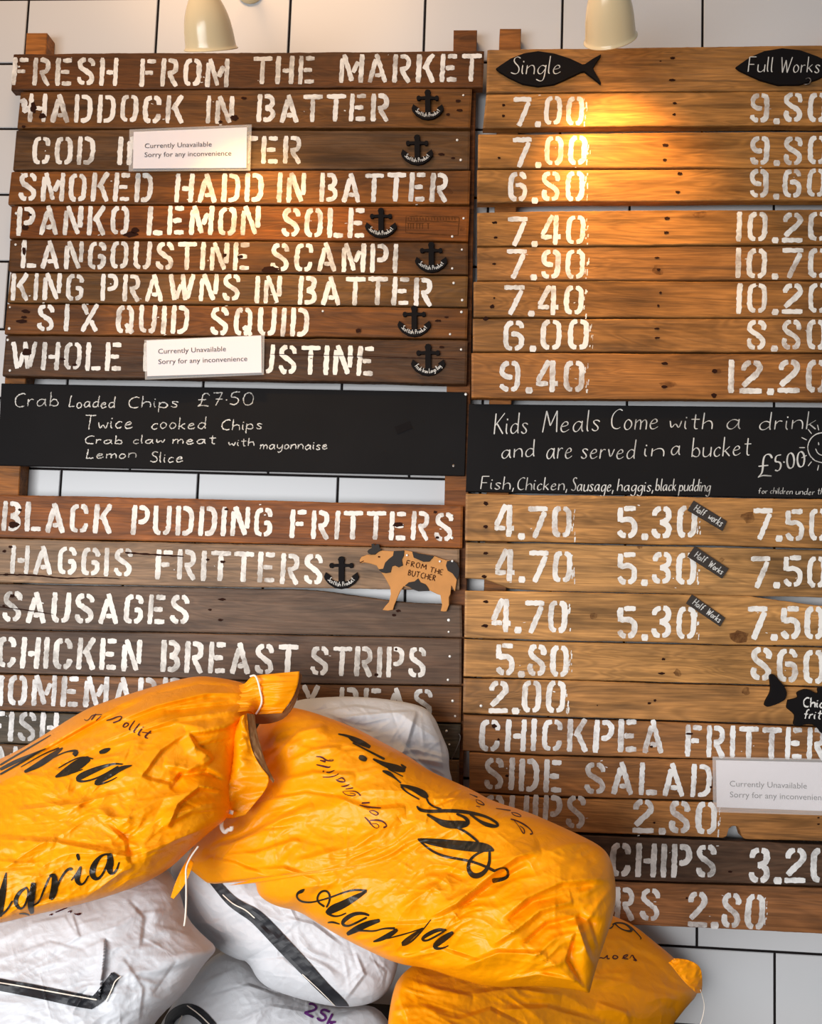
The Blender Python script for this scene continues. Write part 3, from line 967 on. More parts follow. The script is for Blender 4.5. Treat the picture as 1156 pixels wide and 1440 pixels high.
# ---- board on the right
rb = empty('menu_board', at(900, 1300, .02))
tag(rb, 'golden reclaimed plank price board on the right, listing prices from 7.00 down', 'menu board')
batten(rb, (703, 40), (733, 40), (700, 1300), (668, 1300), (150, 92, 40))
batten(rb, (1172, 34), (1204, 34), (1200, 1310), (1168, 1310), (150, 92, 40))
XR = 1206
RIGHT = [
    ([(685.5, 69.5), (756, 68), (XR, 62.5)], [(684, 130.5), (756, 130), (XR, 126)], (168, 116, 60), .25, [], False),
    ([(684, 132.5), (XR, 127.5)], [(679, 180), (XR, 175.5)], (178, 122, 62), .1, [('7.00', 722, 823, 136, 134, 177, 176), ('9.80', 1054, 1165, 130, 130, 172, 172)], False),
    ([(672.5, 188.5), (XR, 184.5)], [(672, 236), (XR, 235)], (172, 116, 56), .12, [('7.00', 721, 827, 193, 190, 235, 232), ('9.80', 1054, 1165, 191, 191, 232, 232)], False),
    ([(671, 238.5), (XR, 236.6)], [(671, 285.4), (756, 283.8), (XR, 281.6)], (176, 120, 60), .12, [('6.80', 715, 824, 242, 239, 284, 283), ('9.60', 1054, 1163, 237, 237, 278, 278)], False),
    ([(671, 299), (756, 297), (XR, 294.5)], [(671, 345.5), (XR, 343.6)], (170, 114, 56), .1, [('7.40', 714, 825, 305, 302, 346, 344), ('10.20', 1035, 1167, 298, 298, 340, 340)], False),
    ([(671, 347.5), (XR, 345.5)], [(671, 393.8), (XR, 393)], (168, 112, 58), .12, [('7.90', 712, 825, 350, 350, 392, 392), ('10.70', 1034, 1167, 348.5, 348.5, 391, 391)], False),
    ([(666, 396), (XR, 395)], [(666, 446), (XR, 446)], (168, 112, 56), .12, [('7.40', 708, 823, 401, 402, 443, 443), ('10.20', 1035, 1167, 398, 398, 441, 441)], False),
    ([(665, 448), (XR, 447.6)], [(665, 494), (XR, 495.5)], (160, 108, 56), .15, [('6.00', 707, 831, 450, 448, 493, 492), ('8.80', 1049, 1165, 449, 450, 492, 493)], False),
    ([(663, 496), (XR, 497.5)], [(663, 559), (756, 560.5), (XR, 563.5)], (164, 106, 52), .1, [('9.40', 702, 825, 508, 506, 552, 551), ('12.20', 1024, 1166, 506, 506, 553, 553)], False),
    ([(655, 694), (XR, 702.5)], [(654, 760), (756, 761.5), (XR, 772)], (186, 132, 74), .12, [('4.70', 696, 806, 710, 712, 755, 757), ('5.30', 868, 982, 711, 711, 757, 757), ('7.50', 1059, 1166, 715, 715, 759, 762)], False),
    ([(655, 762.5), (756, 764), (XR, 774)], [(654, 813), (683, 815), (717, 828), (756, 831), (XR, 841)], (188, 138, 82), .12, [('4.70', 697, 806, 772, 774, 817, 819), ('5.30', 868, 981, 776, 776, 822, 822), ('7.50', 1055, 1164, 781, 781, 826, 826)], False),
    ([(654, 830.5), (756, 832.5), (1054, 838.5), (1156, 852), (XR, 856)], [(653, 896.6), (756, 900), (XR, 910)], (188, 136, 78), .1, [('4.70', 692, 800, 841, 845, 888, 891), ('5.30', 868, 981, 852, 852, 898, 899), ('7.50', 1051, 1161, 852, 852, 899, 899)], False),
    ([(653, 898.5), (756, 902), (XR, 912.5)], [(652, 951.5), (756, 954), (XR, 966.5)], (184, 132, 74), .1, [('5.80', 698, 802, 903, 907, 949, 952), ('860', 1055, 1162, 910, 913, 957, 962)], False),
    ([(652, 953.5), (756, 956), (XR, 968.5)], [(651, 1003), (756, 1007), (XR, 1022.5)], (174, 122, 68), .12, [('2.00', 688, 797, 956, 957, 1002, 1004)], False),
    ([(652, 1005), (756, 1009), (XR, 1024.5)], [(651, 1056), (756, 1061), (XR, 1071)], (156, 104, 58), .2, [('CHICKPEA', 674, 936, 1011, 1012, 1056, 1059), ('FRITTERS', 964, 1196, 1019, 1025, 1064, 1070)], True),
    ([(660, 1058), (756, 1063), (XR, 1073)], [(660, 1113), (756, 1119.6), (XR, 1132)], (150, 98, 52), .15, [('SIDE', 681, 793, 1065, 1068, 1110, 1115), ('SALAD', 822, 1003, 1071, 1075, 1116, 1122)], True),
    ([(660, 1115), (756, 1121.6), (XR, 1134)], [(660, 1164), (756, 1169), (1018, 1179), (1023, 1176), (1025, 1166), (1030, 1162), (1036, 1162), (1041, 1167), (1043, 1176), (1047, 1180), (XR, 1184)], (168, 114, 62), .12,
     [('CHIPS', 682, 825, 1117, 1119, 1162, 1167), ('2.80', 890, 1010, 1123, 1128, 1171, 1174)], True),
    ([(660, 1166.5), (756, 1171.5), (1000, 1181.5), (XR, 1190)], [(660, 1228), (860, 1238), (XR, 1248)], (86, 62, 46), .25, [('CHIPS', 858, 1010, 1184, 1188, 1232, 1235), ('3.20', 1053, 1172, 1191, 1193, 1241, 1243)], True),
    ([(660, 1231), (860, 1240.5), (XR, 1250.5)], [(660, 1290), (895, 1301.5), (XR, 1316)], (150, 98, 58), .15, [('RS', 865, 930, 1246, 1249, 1292, 1296), ('2.80', 968, 1077, 1252, 1257, 1302, 1308)], True),
]
rp = board_planks(rb, RIGHT)
tube('bent_wire', [at(634, 1070, .07), at(640, 1058, .075), at(645, 1046, .072), at(648, 1036, .07), at(645, 1032, .068)], .0012, 'steel', lb, sides=6)


# ================================================================== chalkboards
def chalkboard(tl, tr, br, bl, label):
    o = prism('chalkboard', [tl, tr, br, bl], BAT1 + .0005, BAT1 + .0125, 'board', bevel=.0012)
    fix_normals(o)
    return tag(o, label, 'chalkboard')


cb1 = chalkboard((2, 539), (656.5, 551.5), (653, 669), (-4, 654), 'black chalkboard strip with white chalk reading Crab Loaded Chips')
S = Strokes(on_plane(BAT1 + .0129))
for a in (("Crab", 20, 82, 572, 571, 20), ("Loaded", 97, 161, 573, 573, 16), ("Chips", 180, 250, 573, 573, 16), ("£7·50", 278, 356, 571, 570, 18), ("Twice", 118, 186, 603, 603, 20), ("cooked", 213, 289, 603, 603, 17), ("Chips", 311, 368, 604, 604, 15),
          ("Crab", 119, 172, 624, 625, 12), ("claw", 187, 231, 624, 624, 12), ("meat", 243, 303, 624, 624, 13), ("with", 321, 357, 627, 627, 11), ("mayonnaise", 366, 460, 631, 632, 13), ("Lemon", 121, 191, 645, 644, 13), ("Slice", 211, 257, 650, 650, 15)):
    S = Strokes(on_plane(BAT1 + .0129))
    hand(S, a[0], a[1], a[2], a[3], a[4], a[5], 1.35, slant=.12, jit=.22, wob=.6)
    S.build('chalk_writing', 'chalk', cb1)
nail(cb1, 638, 655, BAT1 + .0125, 2.4, 'steel')
nail(cb1, 655, 554.5, BAT1 + .0125, 2.0)
tp = prism('tape_patch', [(555, 600.5), (576, 592), (580, 602), (559, 610.5)], BAT1 + .0127, BAT1 + .0135, 'plaque')
fix_normals(tp)
tag(tp, 'small black tape patch stuck on the right half of the Crab Loaded Chips chalkboard', 'tape')

cb2 = chalkboard((659.5, 568), (XR, 573.5), (XR, 702), (655, 691), 'black chalkboard with neat white writing about kids meals and a sun')
S = Strokes(on_plane(BAT1 + .0129))
for a in (("Kids", 695, 741, 611, 609, 29, 1.7), ("Meals", 763, 842, 608, 606, 30, 1.7), ("Come", 858, 925, 604, 603.5, 29, 1.7), ("with", 941, 1001, 603.5, 603.5, 23, 1.7), ("a", 1021, 1041, 603, 603, 28, 1.7), ("drink", 1067, 1147, 604, 603.5, 25, 1.7),
          ("and", 705, 751, 645, 642, 24, 1.7), ("are", 768, 804, 645, 644, 30, 1.7), ("served", 817, 892, 645, 645, 27, 1.7), ("in", 906, 933, 642, 642, 22, 1.7), ("a", 943, 956, 640, 640, 26, 1.7), ("bucket", 973, 1055, 643, 640, 27, 1.7),
          ("£", 1066, 1085, 671, 669, 31, 2.6), ("5·00", 1090, 1132, 663, 656, 22, 2.4), ("Fish,", 676, 722, 688, 688, 18, 1.6), ("Chicken,", 727, 797, 689, 689, 18, 1.6), ("Sausage,", 803, 862, 690, 691, 19, 1.6), ("haggis,", 868, 918, 690, 691, 17, 1.5), ("black", 922, 950, 690, 690, 17, 1.5), ("pudding", 955, 998, 690, 691, 17, 1.5),
          ("for", 1066, 1079, 694, 694, 8, .9), ("children", 1083, 1114, 694, 695, 9, .9), ("under", 1119, 1145, 695, 696, 9, .9), ("th", 1149, 1158, 695, 695.5, 9, .9)):
    S = Strokes(on_plane(BAT1 + .0129))
    hand(S, a[0], a[1], a[2], a[3], a[4], a[5], a[6], slant=.14, nib=-.5, wob=.2)
    S.build('chalk_writing', 'chalk', cb2)
S = Strokes(on_plane(BAT1 + .0129))
cx, cy = 1157, 629.5
S.add([(cx + 21 * math.cos(a), cy + 21 * math.sin(a)) for a in np.linspace(0, 2 * math.pi, 40)], 1.4, step=2, jit=.15)
for a in np.linspace(0, 2 * math.pi, 15)[:-1]:
    S.add([(cx + 25 * math.cos(a), cy + 25 * math.sin(a)), (cx + 33 * math.cos(a), cy + 33 * math.sin(a))], 1.3, step=2, smooth=False)
S.add([(1147, 631), (1150, 638), (1157, 641), (1164, 637)], 1.3, step=2)
S.add([(1151, 622), (1151.5, 626)], 1.6, step=1.5, smooth=False)
S.add([(1162, 622), (1162.5, 626)], 1.6, step=1.5, smooth=False)
S.build('sun_drawing', 'chalk', cb2)

# ================================================================== plaques, anchors, cow, tags
PD = PL + .0035


def plaque(name, P, label, cat, mat='plaque', d0=PD, th=.006, smooth=True):
    P = np.asarray(P, float)
    if smooth:
        Q = list(P) + [P[0]]
        P = np.array(chaikin([np.array(q) for q in Q], 2))[:-1]
    o = prism(name, P, d0, d0 + th, mat, bevel=.0008)
    fix_normals(o)
    return tag(o, label, cat)


fish1 = [(697.5, 96), (703, 92), (718, 82), (737, 74.5), (757, 71.5), (780, 75), (802, 82), (819, 90), (823, 89.5), (834, 82), (845, 76), (845.2, 78), (838, 89), (834, 95.5), (838, 103), (845.5, 116), (845, 118), (834, 109), (822, 100), (817, 101), (800, 109), (780, 118), (757, 121), (735, 117.5), (715, 108), (702, 100)]
f1 = prism('fish_plaque', fish1, PD, PD + .006, 'plaque', bevel=.0008)
fix_normals(f1)
tag(f1, 'black fish-shaped plaque reading Single at the top of the price board', 'plaque')
S = Strokes(on_plane(PD + .0064))
hand(S, 'Single', 718, 788, 104, 104, 25, 1.5, slant=.15, nib=-.5, wob=.2)
S.build('chalk_writing', 'chalk', f1)
fish2 = [(1035, 94), (1042, 89), (1055, 80), (1075, 71.5), (1100, 67.5), (1125, 70), (1150, 79), (1172, 90), (1184, 82), (1196, 75), (1190, 94), (1197, 114), (1184, 108), (1172, 99), (1150, 111), (1125, 118.5), (1095, 119), (1070, 112), (1050, 103), (1040, 98)]
f2 = prism('fish_plaque', fish2, PD, PD + .006, 'plaque', bevel=.0008)
fix_normals(f2)
tag(f2, 'black fish-shaped plaque reading Full Works at the top right', 'plaque')
S = Strokes(on_plane(PD + .0064))
hand(S, 'Full', 1052, 1086, 101, 101, 21, 1.5, slant=.12, nib=-.5, wob=.2)
hand(S, 'Works', 1097, 1152, 102, 102, 22, 1.5, slant=.12, nib=-.5, wob=.2)
S.build('chalk_writing', 'chalk', f2)
tube('wire_loop', [at(1129, 117, PD), at(1132, 119, PD + .004), at(1138, 118, PD + .006), at(1141, 113, PD + .008), at(1138, 109, PD + .008), at(1133, 111, PD + .007)], .0012, 'steel', f2, sides=6)

A8 = lambda pts: [(1060 + x / 11.07, 930 + y / 11.07) for x, y in pts]
body = A8([(545, 605), (700, 570), (690, 530), (678, 488), (740, 455), (820, 430), (900, 455), (975, 505), (1020, 495), (1005, 450), (1012, 412), (1100, 395), (1220, 380), (1380, 420), (1560, 560), (1700, 760), (1740, 850), (1640, 960), (1450, 1060), (1300, 1120), (1160, 1140), (1063, 1130), (1010, 1040), (930, 990), (860, 980), (800, 985), (700, 1010), (640, 1000), (628, 960), (648, 900), (650, 830), (540, 745), (518, 715)])
f3 = plaque('fish_plaque', body, 'black fish-shaped plaque with bold white words beside the 860 price', 'plaque', th=.008)
tail = plaque('tail', A8([(290, 200), (330, 215), (400, 300), (480, 390), (520, 480), (510, 545), (490, 600), (400, 650), (330, 680), (220, 715), (178, 690), (175, 660), (200, 600), (275, 470), (265, 340), (250, 240), (262, 212)]), '', '', th=.008)
for k in ('label', 'category'):
    del tail[k]
tail.parent = f3
tail.location = Vector(WLOC[tail.name] - WLOC[f3.name])
S = Strokes(on_plane(PD + .0085))
hand(S, 'Chickpea', 1129.5, 1194, 994, 996, 13.5, 2.1, slant=.05, wob=.2)
hand(S, 'fritters', 1129.5, 1186, 1010.5, 1013, 13.5, 1.8, slant=.2, wob=.2)
S.build('painted_words', 'nail', f3)

HALF = [(0, -.3), (3, .6), (4.6, 3.8), (3.6, 7), (3.4, 9.4), (10, 10), (12.5, 8.3), (15.2, 9.3), (16, 12), (14.8, 15), (12, 15.5), (10, 13.8), (3.8, 13.8), (3.8, 32.8), (8, 32.2), (13, 29.8), (15, 27.3), (13.2, 26.2), (20.5, 20.8), (23, 26.5), (21.8, 30), (16.6, 36.3), (8.3, 41.5), (0, 43)]
ANCH = [(601.5, 125.6, 168.4, 'HADDOCK IN BATTER', 0), (586.6, 189, 232, 'COD IN BATTER', 0), (535.7, 292, 334.6, 'PANKO LEMON SOLE', 0), (606.5, 340, 383.5, 'LANGOUSTINE SCAMPI', 0), (582.5, 429.5, 474, 'SIX QUID SQUID', 0), (602, 483.5, 529, 'WHOLE LANGOUSTINE', 1), (480, 782.5, 829, 'HAGGIS FRITTERS', 0)]
for (ax, ay, ab, nm, alt) in ANCH:
    s = (ab - ay) / 43.3
    P = [(ax + x * s, ay + y * s) for x, y in HALF] + [(ax - x * s, ay + y * s) for x, y in reversed(HALF[1:-1])]
    o = prism('anchor_sign', P, PD - .0005, PD + .004, 'plaque', bevel=.0005)
    fix_normals(o)
    tag(o, 'small black anchor sign after the words %s' % nm, 'anchor sign', 'black anchor signs on the left board')
    S = Strokes(on_plane(PD + .0044))

    def warp(q, yy, ax=ax, ay=ay, s=s):
        a = math.radians(-52 + 104 * q)
        r = 22.6 * s - yy
        return (ax + r * math.sin(a), ay + 16.6 * s + r * math.cos(a))
    hand(S, 'Fresh from Largo Bay' if alt else 'Scottish Product', 0, 38 * s, 0, 0, 6.0 * s, .75, warp=warp, wob=.2, sp=1.4)
    S.build('white_lettering', 'chalk', o)

C2 = lambda pts: [(500 + x / 7.225, 740 + y / 7.225) for x, y in pts]
cow_out = C2([(42, 345), (60, 312), (120, 290), (200, 288), (225, 262), (260, 248), (300, 250), (385, 255), (440, 246), (495, 244), (540, 252), (580, 260), (640, 272), (720, 285), (790, 298), (850, 322), (920, 345), (985, 350), (1030, 375), (1056, 430), (1050, 500), (1030, 545), (1012, 660), (1000, 650), (975, 600), (965, 690), (950, 720), (950, 800), (925, 865), (900, 868), (865, 862), (880, 800), (862, 700), (830, 690), (760, 655), (720, 655), (650, 662), (600, 648), (540, 618), (490, 612), (455, 660), (420, 740), (395, 800), (380, 850), (330, 858), (275, 852), (300, 815), (340, 770), (358, 690), (352, 620), (320, 560), (285, 500), (262, 470), (235, 435), (215, 400), (160, 382), (90, 368), (48, 375)])
cow = prism('cow_sign', cow_out, PD, PD + .006, 'cow', bevel=.0008)
fix_normals(cow)
tag(cow, 'tan wooden cow cut-out with dark patches reading FROM THE BUTCHER', 'sign')
for nm, P, mt in (('horn', [(120, 255), (135, 235), (165, 220), (160, 180), (185, 175), (200, 195), (215, 180), (240, 185), (245, 215), (265, 240), (230, 262), (200, 286), (150, 285), (128, 275)], 'cow_patch'),
                  ('patch', [(495, 246), (490, 300), (470, 340), (480, 400), (440, 418), (400, 400), (370, 410), (355, 470), (310, 478), (265, 470), (232, 438), (280, 432), (300, 370), (340, 330), (380, 300), (388, 252), (440, 248)], 'cow_patch'),
                  ('patch', [(575, 258), (640, 274), (720, 287), (800, 302), (780, 325), (750, 360), (690, 362), (640, 340), (590, 318)], 'cow_patch'),
                  ('patch', [(500, 605), (540, 570), (600, 560), (635, 530), (660, 570), (710, 590), (740, 630), (750, 658), (690, 660), (640, 662), (590, 645), (540, 615)], 'cow_patch'),
                  ('tail', [(930, 355), (985, 345), (1030, 375), (1056, 430), (1050, 500), (1030, 545), (985, 480), (935, 450), (918, 400)], 'cow_patch')):
    q = prism(nm, C2(P), PD + .0062 if nm != 'horn' else PD, PD + .0082, mt, cow, bevel=.0005)
    fix_normals(q)
S = Strokes(on_plane(PD + .0068))
for a in (("FROM", 514, 714, 398, 442, 52), ("THE", 752, 880, 466, 494, 52), ("BUTCHER", 532, 806, 498, 556, 56)):
    hand(S, a[0], 500 + a[1] / 7.225, 500 + a[2] / 7.225, 740 + a[3] / 7.225, 740 + a[4] / 7.225, a[5] / 7.225, 1.15, wob=.2, sp=2.4)
S.add(C2([(42, 372), (60, 362), (84, 352)]), 1.2, step=2)
S.add(C2([(228, 310), (250, 312)]), 2.2, step=1.5)
S.build('burnt_lettering', 'brown_ink', cow)
for (x, y) in ((523, 295), (857, 357), (983, 354)):
    nail(cow, 500 + x / 7.225, 740 + y / 7.225, PD + .0084, 1.6)

for (P, t, lab) in (([(975.7, 704), (1022.6, 733), (1016, 746.5), (967, 717.5)], 0, 'uppermost of the three slanted charcoal Half Works tags, beside the first 5.30'),
                    ([(977.5, 768), (1025, 799.7), (1015.5, 813.5), (967, 782.7)], 1, 'middle slanted charcoal Half Works tag, beside the second 5.30 price'),
                    ([(973.3, 836), (1020, 869), (1012.7, 881), (965, 848.5)], 2, 'lowest slanted charcoal Half Works tag, beside the third 5.30 price')):
    o = prism('chalk_tag', P, PD, PD + .003, 'grey_tag', bevel=.0004)
    fix_normals(o)
    tag(o, lab, 'tag', 'half works tags')
    P = np.array(P, float)
    S = Strokes(on_plane(PD + .0034))
    ex = (P[1] - P[0])
    ey = (P[3] - P[0])
    a = P[0] + ex * .13 + ey * .72
    b = P[0] + ex * .42 + ey * .72
    c = P[0] + ex * .54 + ey * .72
    e = P[0] + ex * .93 + ey * .72
    hand(S, 'Half', a[0], b[0], a[1], b[1], 9.5, 1.2, slant=.1, wob=.3)
    hand(S, 'Works' if t else 'works', c[0], e[0], c[1], e[1], 9.5 if t else 12, 1.2, slant=.1, wob=.3)
    S.build('chalk_writing', 'chalk', o)


# ================================================================== paper notices
def text_mesh(body):
    cu = bpy.data.curves.new('text', 'FONT')
    cu.body = body
    cu.resolution_u = 3
    ob = bpy.data.objects.new('text', cu)
    col.objects.link(ob)
    dg = bpy.context.evaluated_depsgraph_get()
    dg.update()
    me = ob.evaluated_get(dg).to_mesh()
    V = np.array([v.co[:2] for v in me.vertices])
    Fc = [tuple(p.vertices) for p in me.polygons]
    ob.evaluated_get(dg).to_mesh_clear()
    bpy.data.objects.remove(ob)
    bpy.data.curves.remove(cu)
    return V, Fc


TEXT = {t: text_mesh(t) for t in ('Currently Unavailable', 'Sorry for any inconvenience')}


def sheet(name, P, d, mat, parent=None, th=.0008, sag=.003):
    """thin sheet with a slight curl, P = four corners tl tr br bl"""
    P = np.array(P, float)
    n, m = 16, 10
    s, t = np.meshgrid(np.linspace(0, 1, n), np.linspace(0, 1, m), indexing='ij')
    X = (P[0] * ((1 - s) * (1 - t))[..., None] + P[1] * (s * (1 - t))[..., None] + P[2] * (s * t)[..., None] + P[3] * ((1 - s) * t)[..., None])
    dd = d + sag * (4 * (s - .5) ** 2 * t + .4 * np.sin(3 * s + 2 * t))
    A = at(X[..., 0], X[..., 1], dd).reshape(-1, 3)
    B = A.copy()
    B[:, 1] += th
    V = np.concatenate([A, B])
    k = n * m
    f = grid_faces(n, m)
    Fc = f + [tuple(k + i for i in reversed(q)) for q in f]
    rim = [i * m for i in range(n)] + [(n - 1) * m + j for j in range(1, m)] + [i * m + m - 1 for i in range(n - 2, -1, -1)] + [j for j in range(m - 2, 0, -1)]
    for a, b in zip(rim, rim[1:] + rim[:1]):
        Fc.append((a, b, k + b, k + a))
    o = link(name, V, Fc, mat, parent, smooth=False)
    fix_normals(o)

    def place(q, e):
        s_, t_ = q[:, 0], q[:, 1]
        XX = (P[0] * ((1 - s_) * (1 - t_))[:, None] + P[1] * (s_ * (1 - t_))[:, None] + P[2] * (s_ * t_)[:, None] + P[3] * ((1 - s_) * t_)[:, None])
        return at(XX[:, 0], XX[:, 1], d + sag * (4 * (s_ - .5) ** 2 * t_ + .4 * np.sin(3 * s_ + 2 * t_)) + e)
    return o, place


def notice(P, film, lines, label, film_in_front=False):
    d = PL + .010
    o, place = sheet('paper_notice', P, d, 'paper')
    tag(o, label, 'notice', 'currently unavailable notices')
    Vv, Fc, n = [], [], 0
    for (t, s0, s1, base, hgt) in lines:
        V, f = TEXT[t]
        lo, hi = V.min(0), V.max(0)
        u = s0 + (V[:, 0] - lo[0]) / (hi[0] - lo[0]) * (s1 - s0)
        v = base - V[:, 1] / .72 * hgt
        Vv.append(place(np.stack([u, v], 1), .0006))
        Fc += [tuple(n + i for i in q) for q in f]
        n += len(V)
    link('printed_text', np.concatenate(Vv), Fc, 'ink', o)
    if film:
        sheet('laminate', film, d + .0012 if film_in_front else d - .0016, 'film', o, th=.0003)
    return o


notice([(188, 185.5), (347.5, 179), (346.5, 236), (187, 237)], [(182, 182), (354, 175), (352, 240), (181, 241)],
       [('Currently Unavailable', .10, .69, .45, .13), ('Sorry for any inconvenience', .10, .865, .69, .13)], 'white paper notice covering part of the COD IN BATTER plank')
notice([(206, 479), (367.5, 472), (368, 524), (207, 529)], [(203, 478), (372, 471), (371, 527), (204, 534)],
       [('Currently Unavailable', .10, .69, .38, .14), ('Sorry for any inconvenience', .10, .875, .67, .14)], 'white paper notice covering part of the WHOLE LANGOUSTINE plank')
notice([(1007, 1069), (1196, 1073), (1196, 1142), (1008, 1135)], [(1002, 1064), (1202, 1068), (1202, 1148), (1003, 1142)],
       [('Currently Unavailable', .10, .675, .55, .125), ('Sorry for any inconvenience', .10, .845, .78, .125)], 'laminated white paper notice beside SIDE SALAD on the price board', True)


# ================================================================== lamps
def lamp(px, py, d, away, rad_px, label, watts, side=.12, hs=1.0, aim=0.0):
    c = at(px, py, d)
    v = c - CAMW
    D = np.linalg.norm(v)
    v /= D
    down = -np.array([u_[0], u_[1], u_[2]])
    down = down - v * np.dot(down, v)
    down /= np.linalg.norm(down)
    a = math.cos(away) * down + math.sin(away) * v + np.array([side, 0, 0])
    a /= np.linalg.norm(a)
    k = rad_px / 37.0 * D * abs(np.dot(v, towo(R[2]))) / F            # metres per profile unit
    root = empty('wall_lamp', c)
    tag(root, label, 'lamp')
    e1 = np.cross(a, v)
    e1 /= np.linalg.norm(e1)
    e2 = np.cross(a, e1)
    N = 64

    def lathe(name, prof, mat, smooth=True):
        V = []
        for (r, h) in prof:
            h = h * hs
            for i in range(N):
                an = 2 * math.pi * i / N
                V.append(c - a * h * k + r * k * (math.cos(an) * e1 + math.sin(an) * e2))
        Fc = grid_faces(len(prof), N, wrap=True)
        o = link(name, V, Fc, mat, root, smooth)
        fix_normals(o)
        return o
    outer = [(35.6, .6), (36.6, -.3), (37.4, .2), (37.2, 1.2), (35.6, 2.4), (34.9, 5), (34.2, 12), (33.2, 24), (31.4, 35), (29.2, 44), (26.0, 53), (21.8, 62), (16.6, 71), (11.5, 78), (9.2, 84), (9.0, 92)]
    inner = [(7.6, 90), (8.0, 83), (10.3, 78), (15.6, 70), (20.8, 61), (25.0, 52), (28.2, 43.5), (30.4, 35), (32.2, 24), (33.2, 12), (34.2, 4), (35.6, .6)]
    lathe('lamp_shade', outer, 'enamel')
    lathe('shade_lining', inner, 'enamel_inside')
    lathe('socket', [(.01, 88), (8.8, 88), (8.8, 96), (10.5, 97), (10.5, 101), (5, 104), (.01, 104)], 'enamel')
    lathe('bulb', [(.01, 84), (5, 83), (6, 76), (9, 68), (11.5, 59), (11, 51), (7.5, 46), (.01, 44)], 'glow')
    top = c - a * 103 * hs * k
    up = np.array([0, 0, 1.0])
    wallp = np.array([top[0], -.012, top[2] + .20])
    tube('arm', [top, top - a * .05, top - a * .09 + up * .06, (top - a * .08) * .6 + wallp * .4 + up * .10, wallp + np.array([0, -.06, .02]), wallp], .0065, 'enamel', root, sides=12, it=3)
    V, n = [], 24
    for (q, y) in ((.03, -.0005), (.03, -.008), (.026, -.012), (.0001, -.013)):
        for i in range(n):
            an = 2 * math.pi * i / n
            V.append((wallp[0] + q * math.cos(an), y, wallp[2] + q * math.sin(an)))
    o = link('wall_plate', V, grid_faces(4, n, wrap=True), 'enamel', root, True)
    fix_normals(o)
    ld = bpy.data.lights.new('bulb_light', 'SPOT')
    ld.energy = watts
    ld.color = (1.0, 0.56, 0.14)
    ld.shadow_soft_size = .012
    ld.spot_size = math.radians(80)
    ld.spot_blend = 1.0
    lo = bpy.data.objects.new('bulb_light', ld)
    col.objects.link(lo)
    lo.parent = root
    lo.location = Vector(-a * 40 * k)
    a2 = math.cos(aim) * down + math.sin(aim) * v + np.array([side * 1.3, 0, 0])
    lo.rotation_euler = Vector(a2).to_track_quat('-Z', 'Y').to_euler()


lamp(297, 69.5, .27, math.radians(6), 37.5, 'cream enamel lamp with bell shade above FRESH FROM THE MARKET', 14.0, .16, .95, math.radians(-5))
lamp(858.5, 55, .22, math.radians(20), 37, 'cream enamel lamp with bell shade above the Single price column', 21.0, .05, 1.12, math.radians(7))


# ================================================================== sacks
def hash2(ix, iy, seed):
    h = (ix.astype(np.int64) * 374761393 + iy.astype(np.int64) * 668265263 + seed * 1442695041) & 0x7fffffff
    h = ((h ^ (h >> 13)) * 1274126177) & 0x7fffffff
    return ((h ^ (h >> 16)) & 0xffff) / 65535.0


def vnoise(x, y, seed):
    """smooth gradient noise, about 0..1"""
    ix, iy = np.floor(x), np.floor(y)
    fx, fy = x - ix, y - iy
    sx, sy = fx ** 3 * (fx * (fx * 6 - 15) + 10), fy ** 3 * (fy * (fy * 6 - 15) + 10)

    def g(a, b, dx, dy):
        t = hash2(a, b, seed) * 2 * math.pi
        return np.cos(t) * dx + np.sin(t) * dy
    a, b = g(ix, iy, fx, fy), g(ix + 1, iy, fx - 1, fy)
    c, d = g(ix, iy + 1, fx, fy - 1), g(ix + 1, iy + 1, fx - 1, fy - 1)
    return .5 + .75 * ((a * (1 - sx) + b * sx) * (1 - sy) + (c * (1 - sx) + d * sx) * sy)


def seg_dist(x, y, P):
    """distance to a polyline and position 0..1 along it"""
    P = np.asarray(P, float)
    s = np.concatenate([[0], np.cumsum(np.hypot(*(P[1:] - P[:-1]).T))])
    best = np.full(x.shape, 1e9)
    pos = np.zeros(x.shape)
    side = np.zeros(x.shape)
    for i in range(len(P) - 1):
        ax, ay = P[i]
        ex, ey = P[i + 1] - P[i]
        L2 = ex * ex + ey * ey
        t = np.clip(((x - ax) * ex + (y - ay) * ey) / L2, 0, 1)
        dx, dy = x - ax - t * ex, y - ay - t * ey
        d = np.hypot(dx, dy)
        k = d < best
        best = np.where(k, d, best)
        pos = np.where(k, (s[i] + t * (s[i + 1] - s[i])) / s[-1], pos)
        side = np.where(k, np.sign(ex * dy - ey * dx), side)
    return best, pos, side


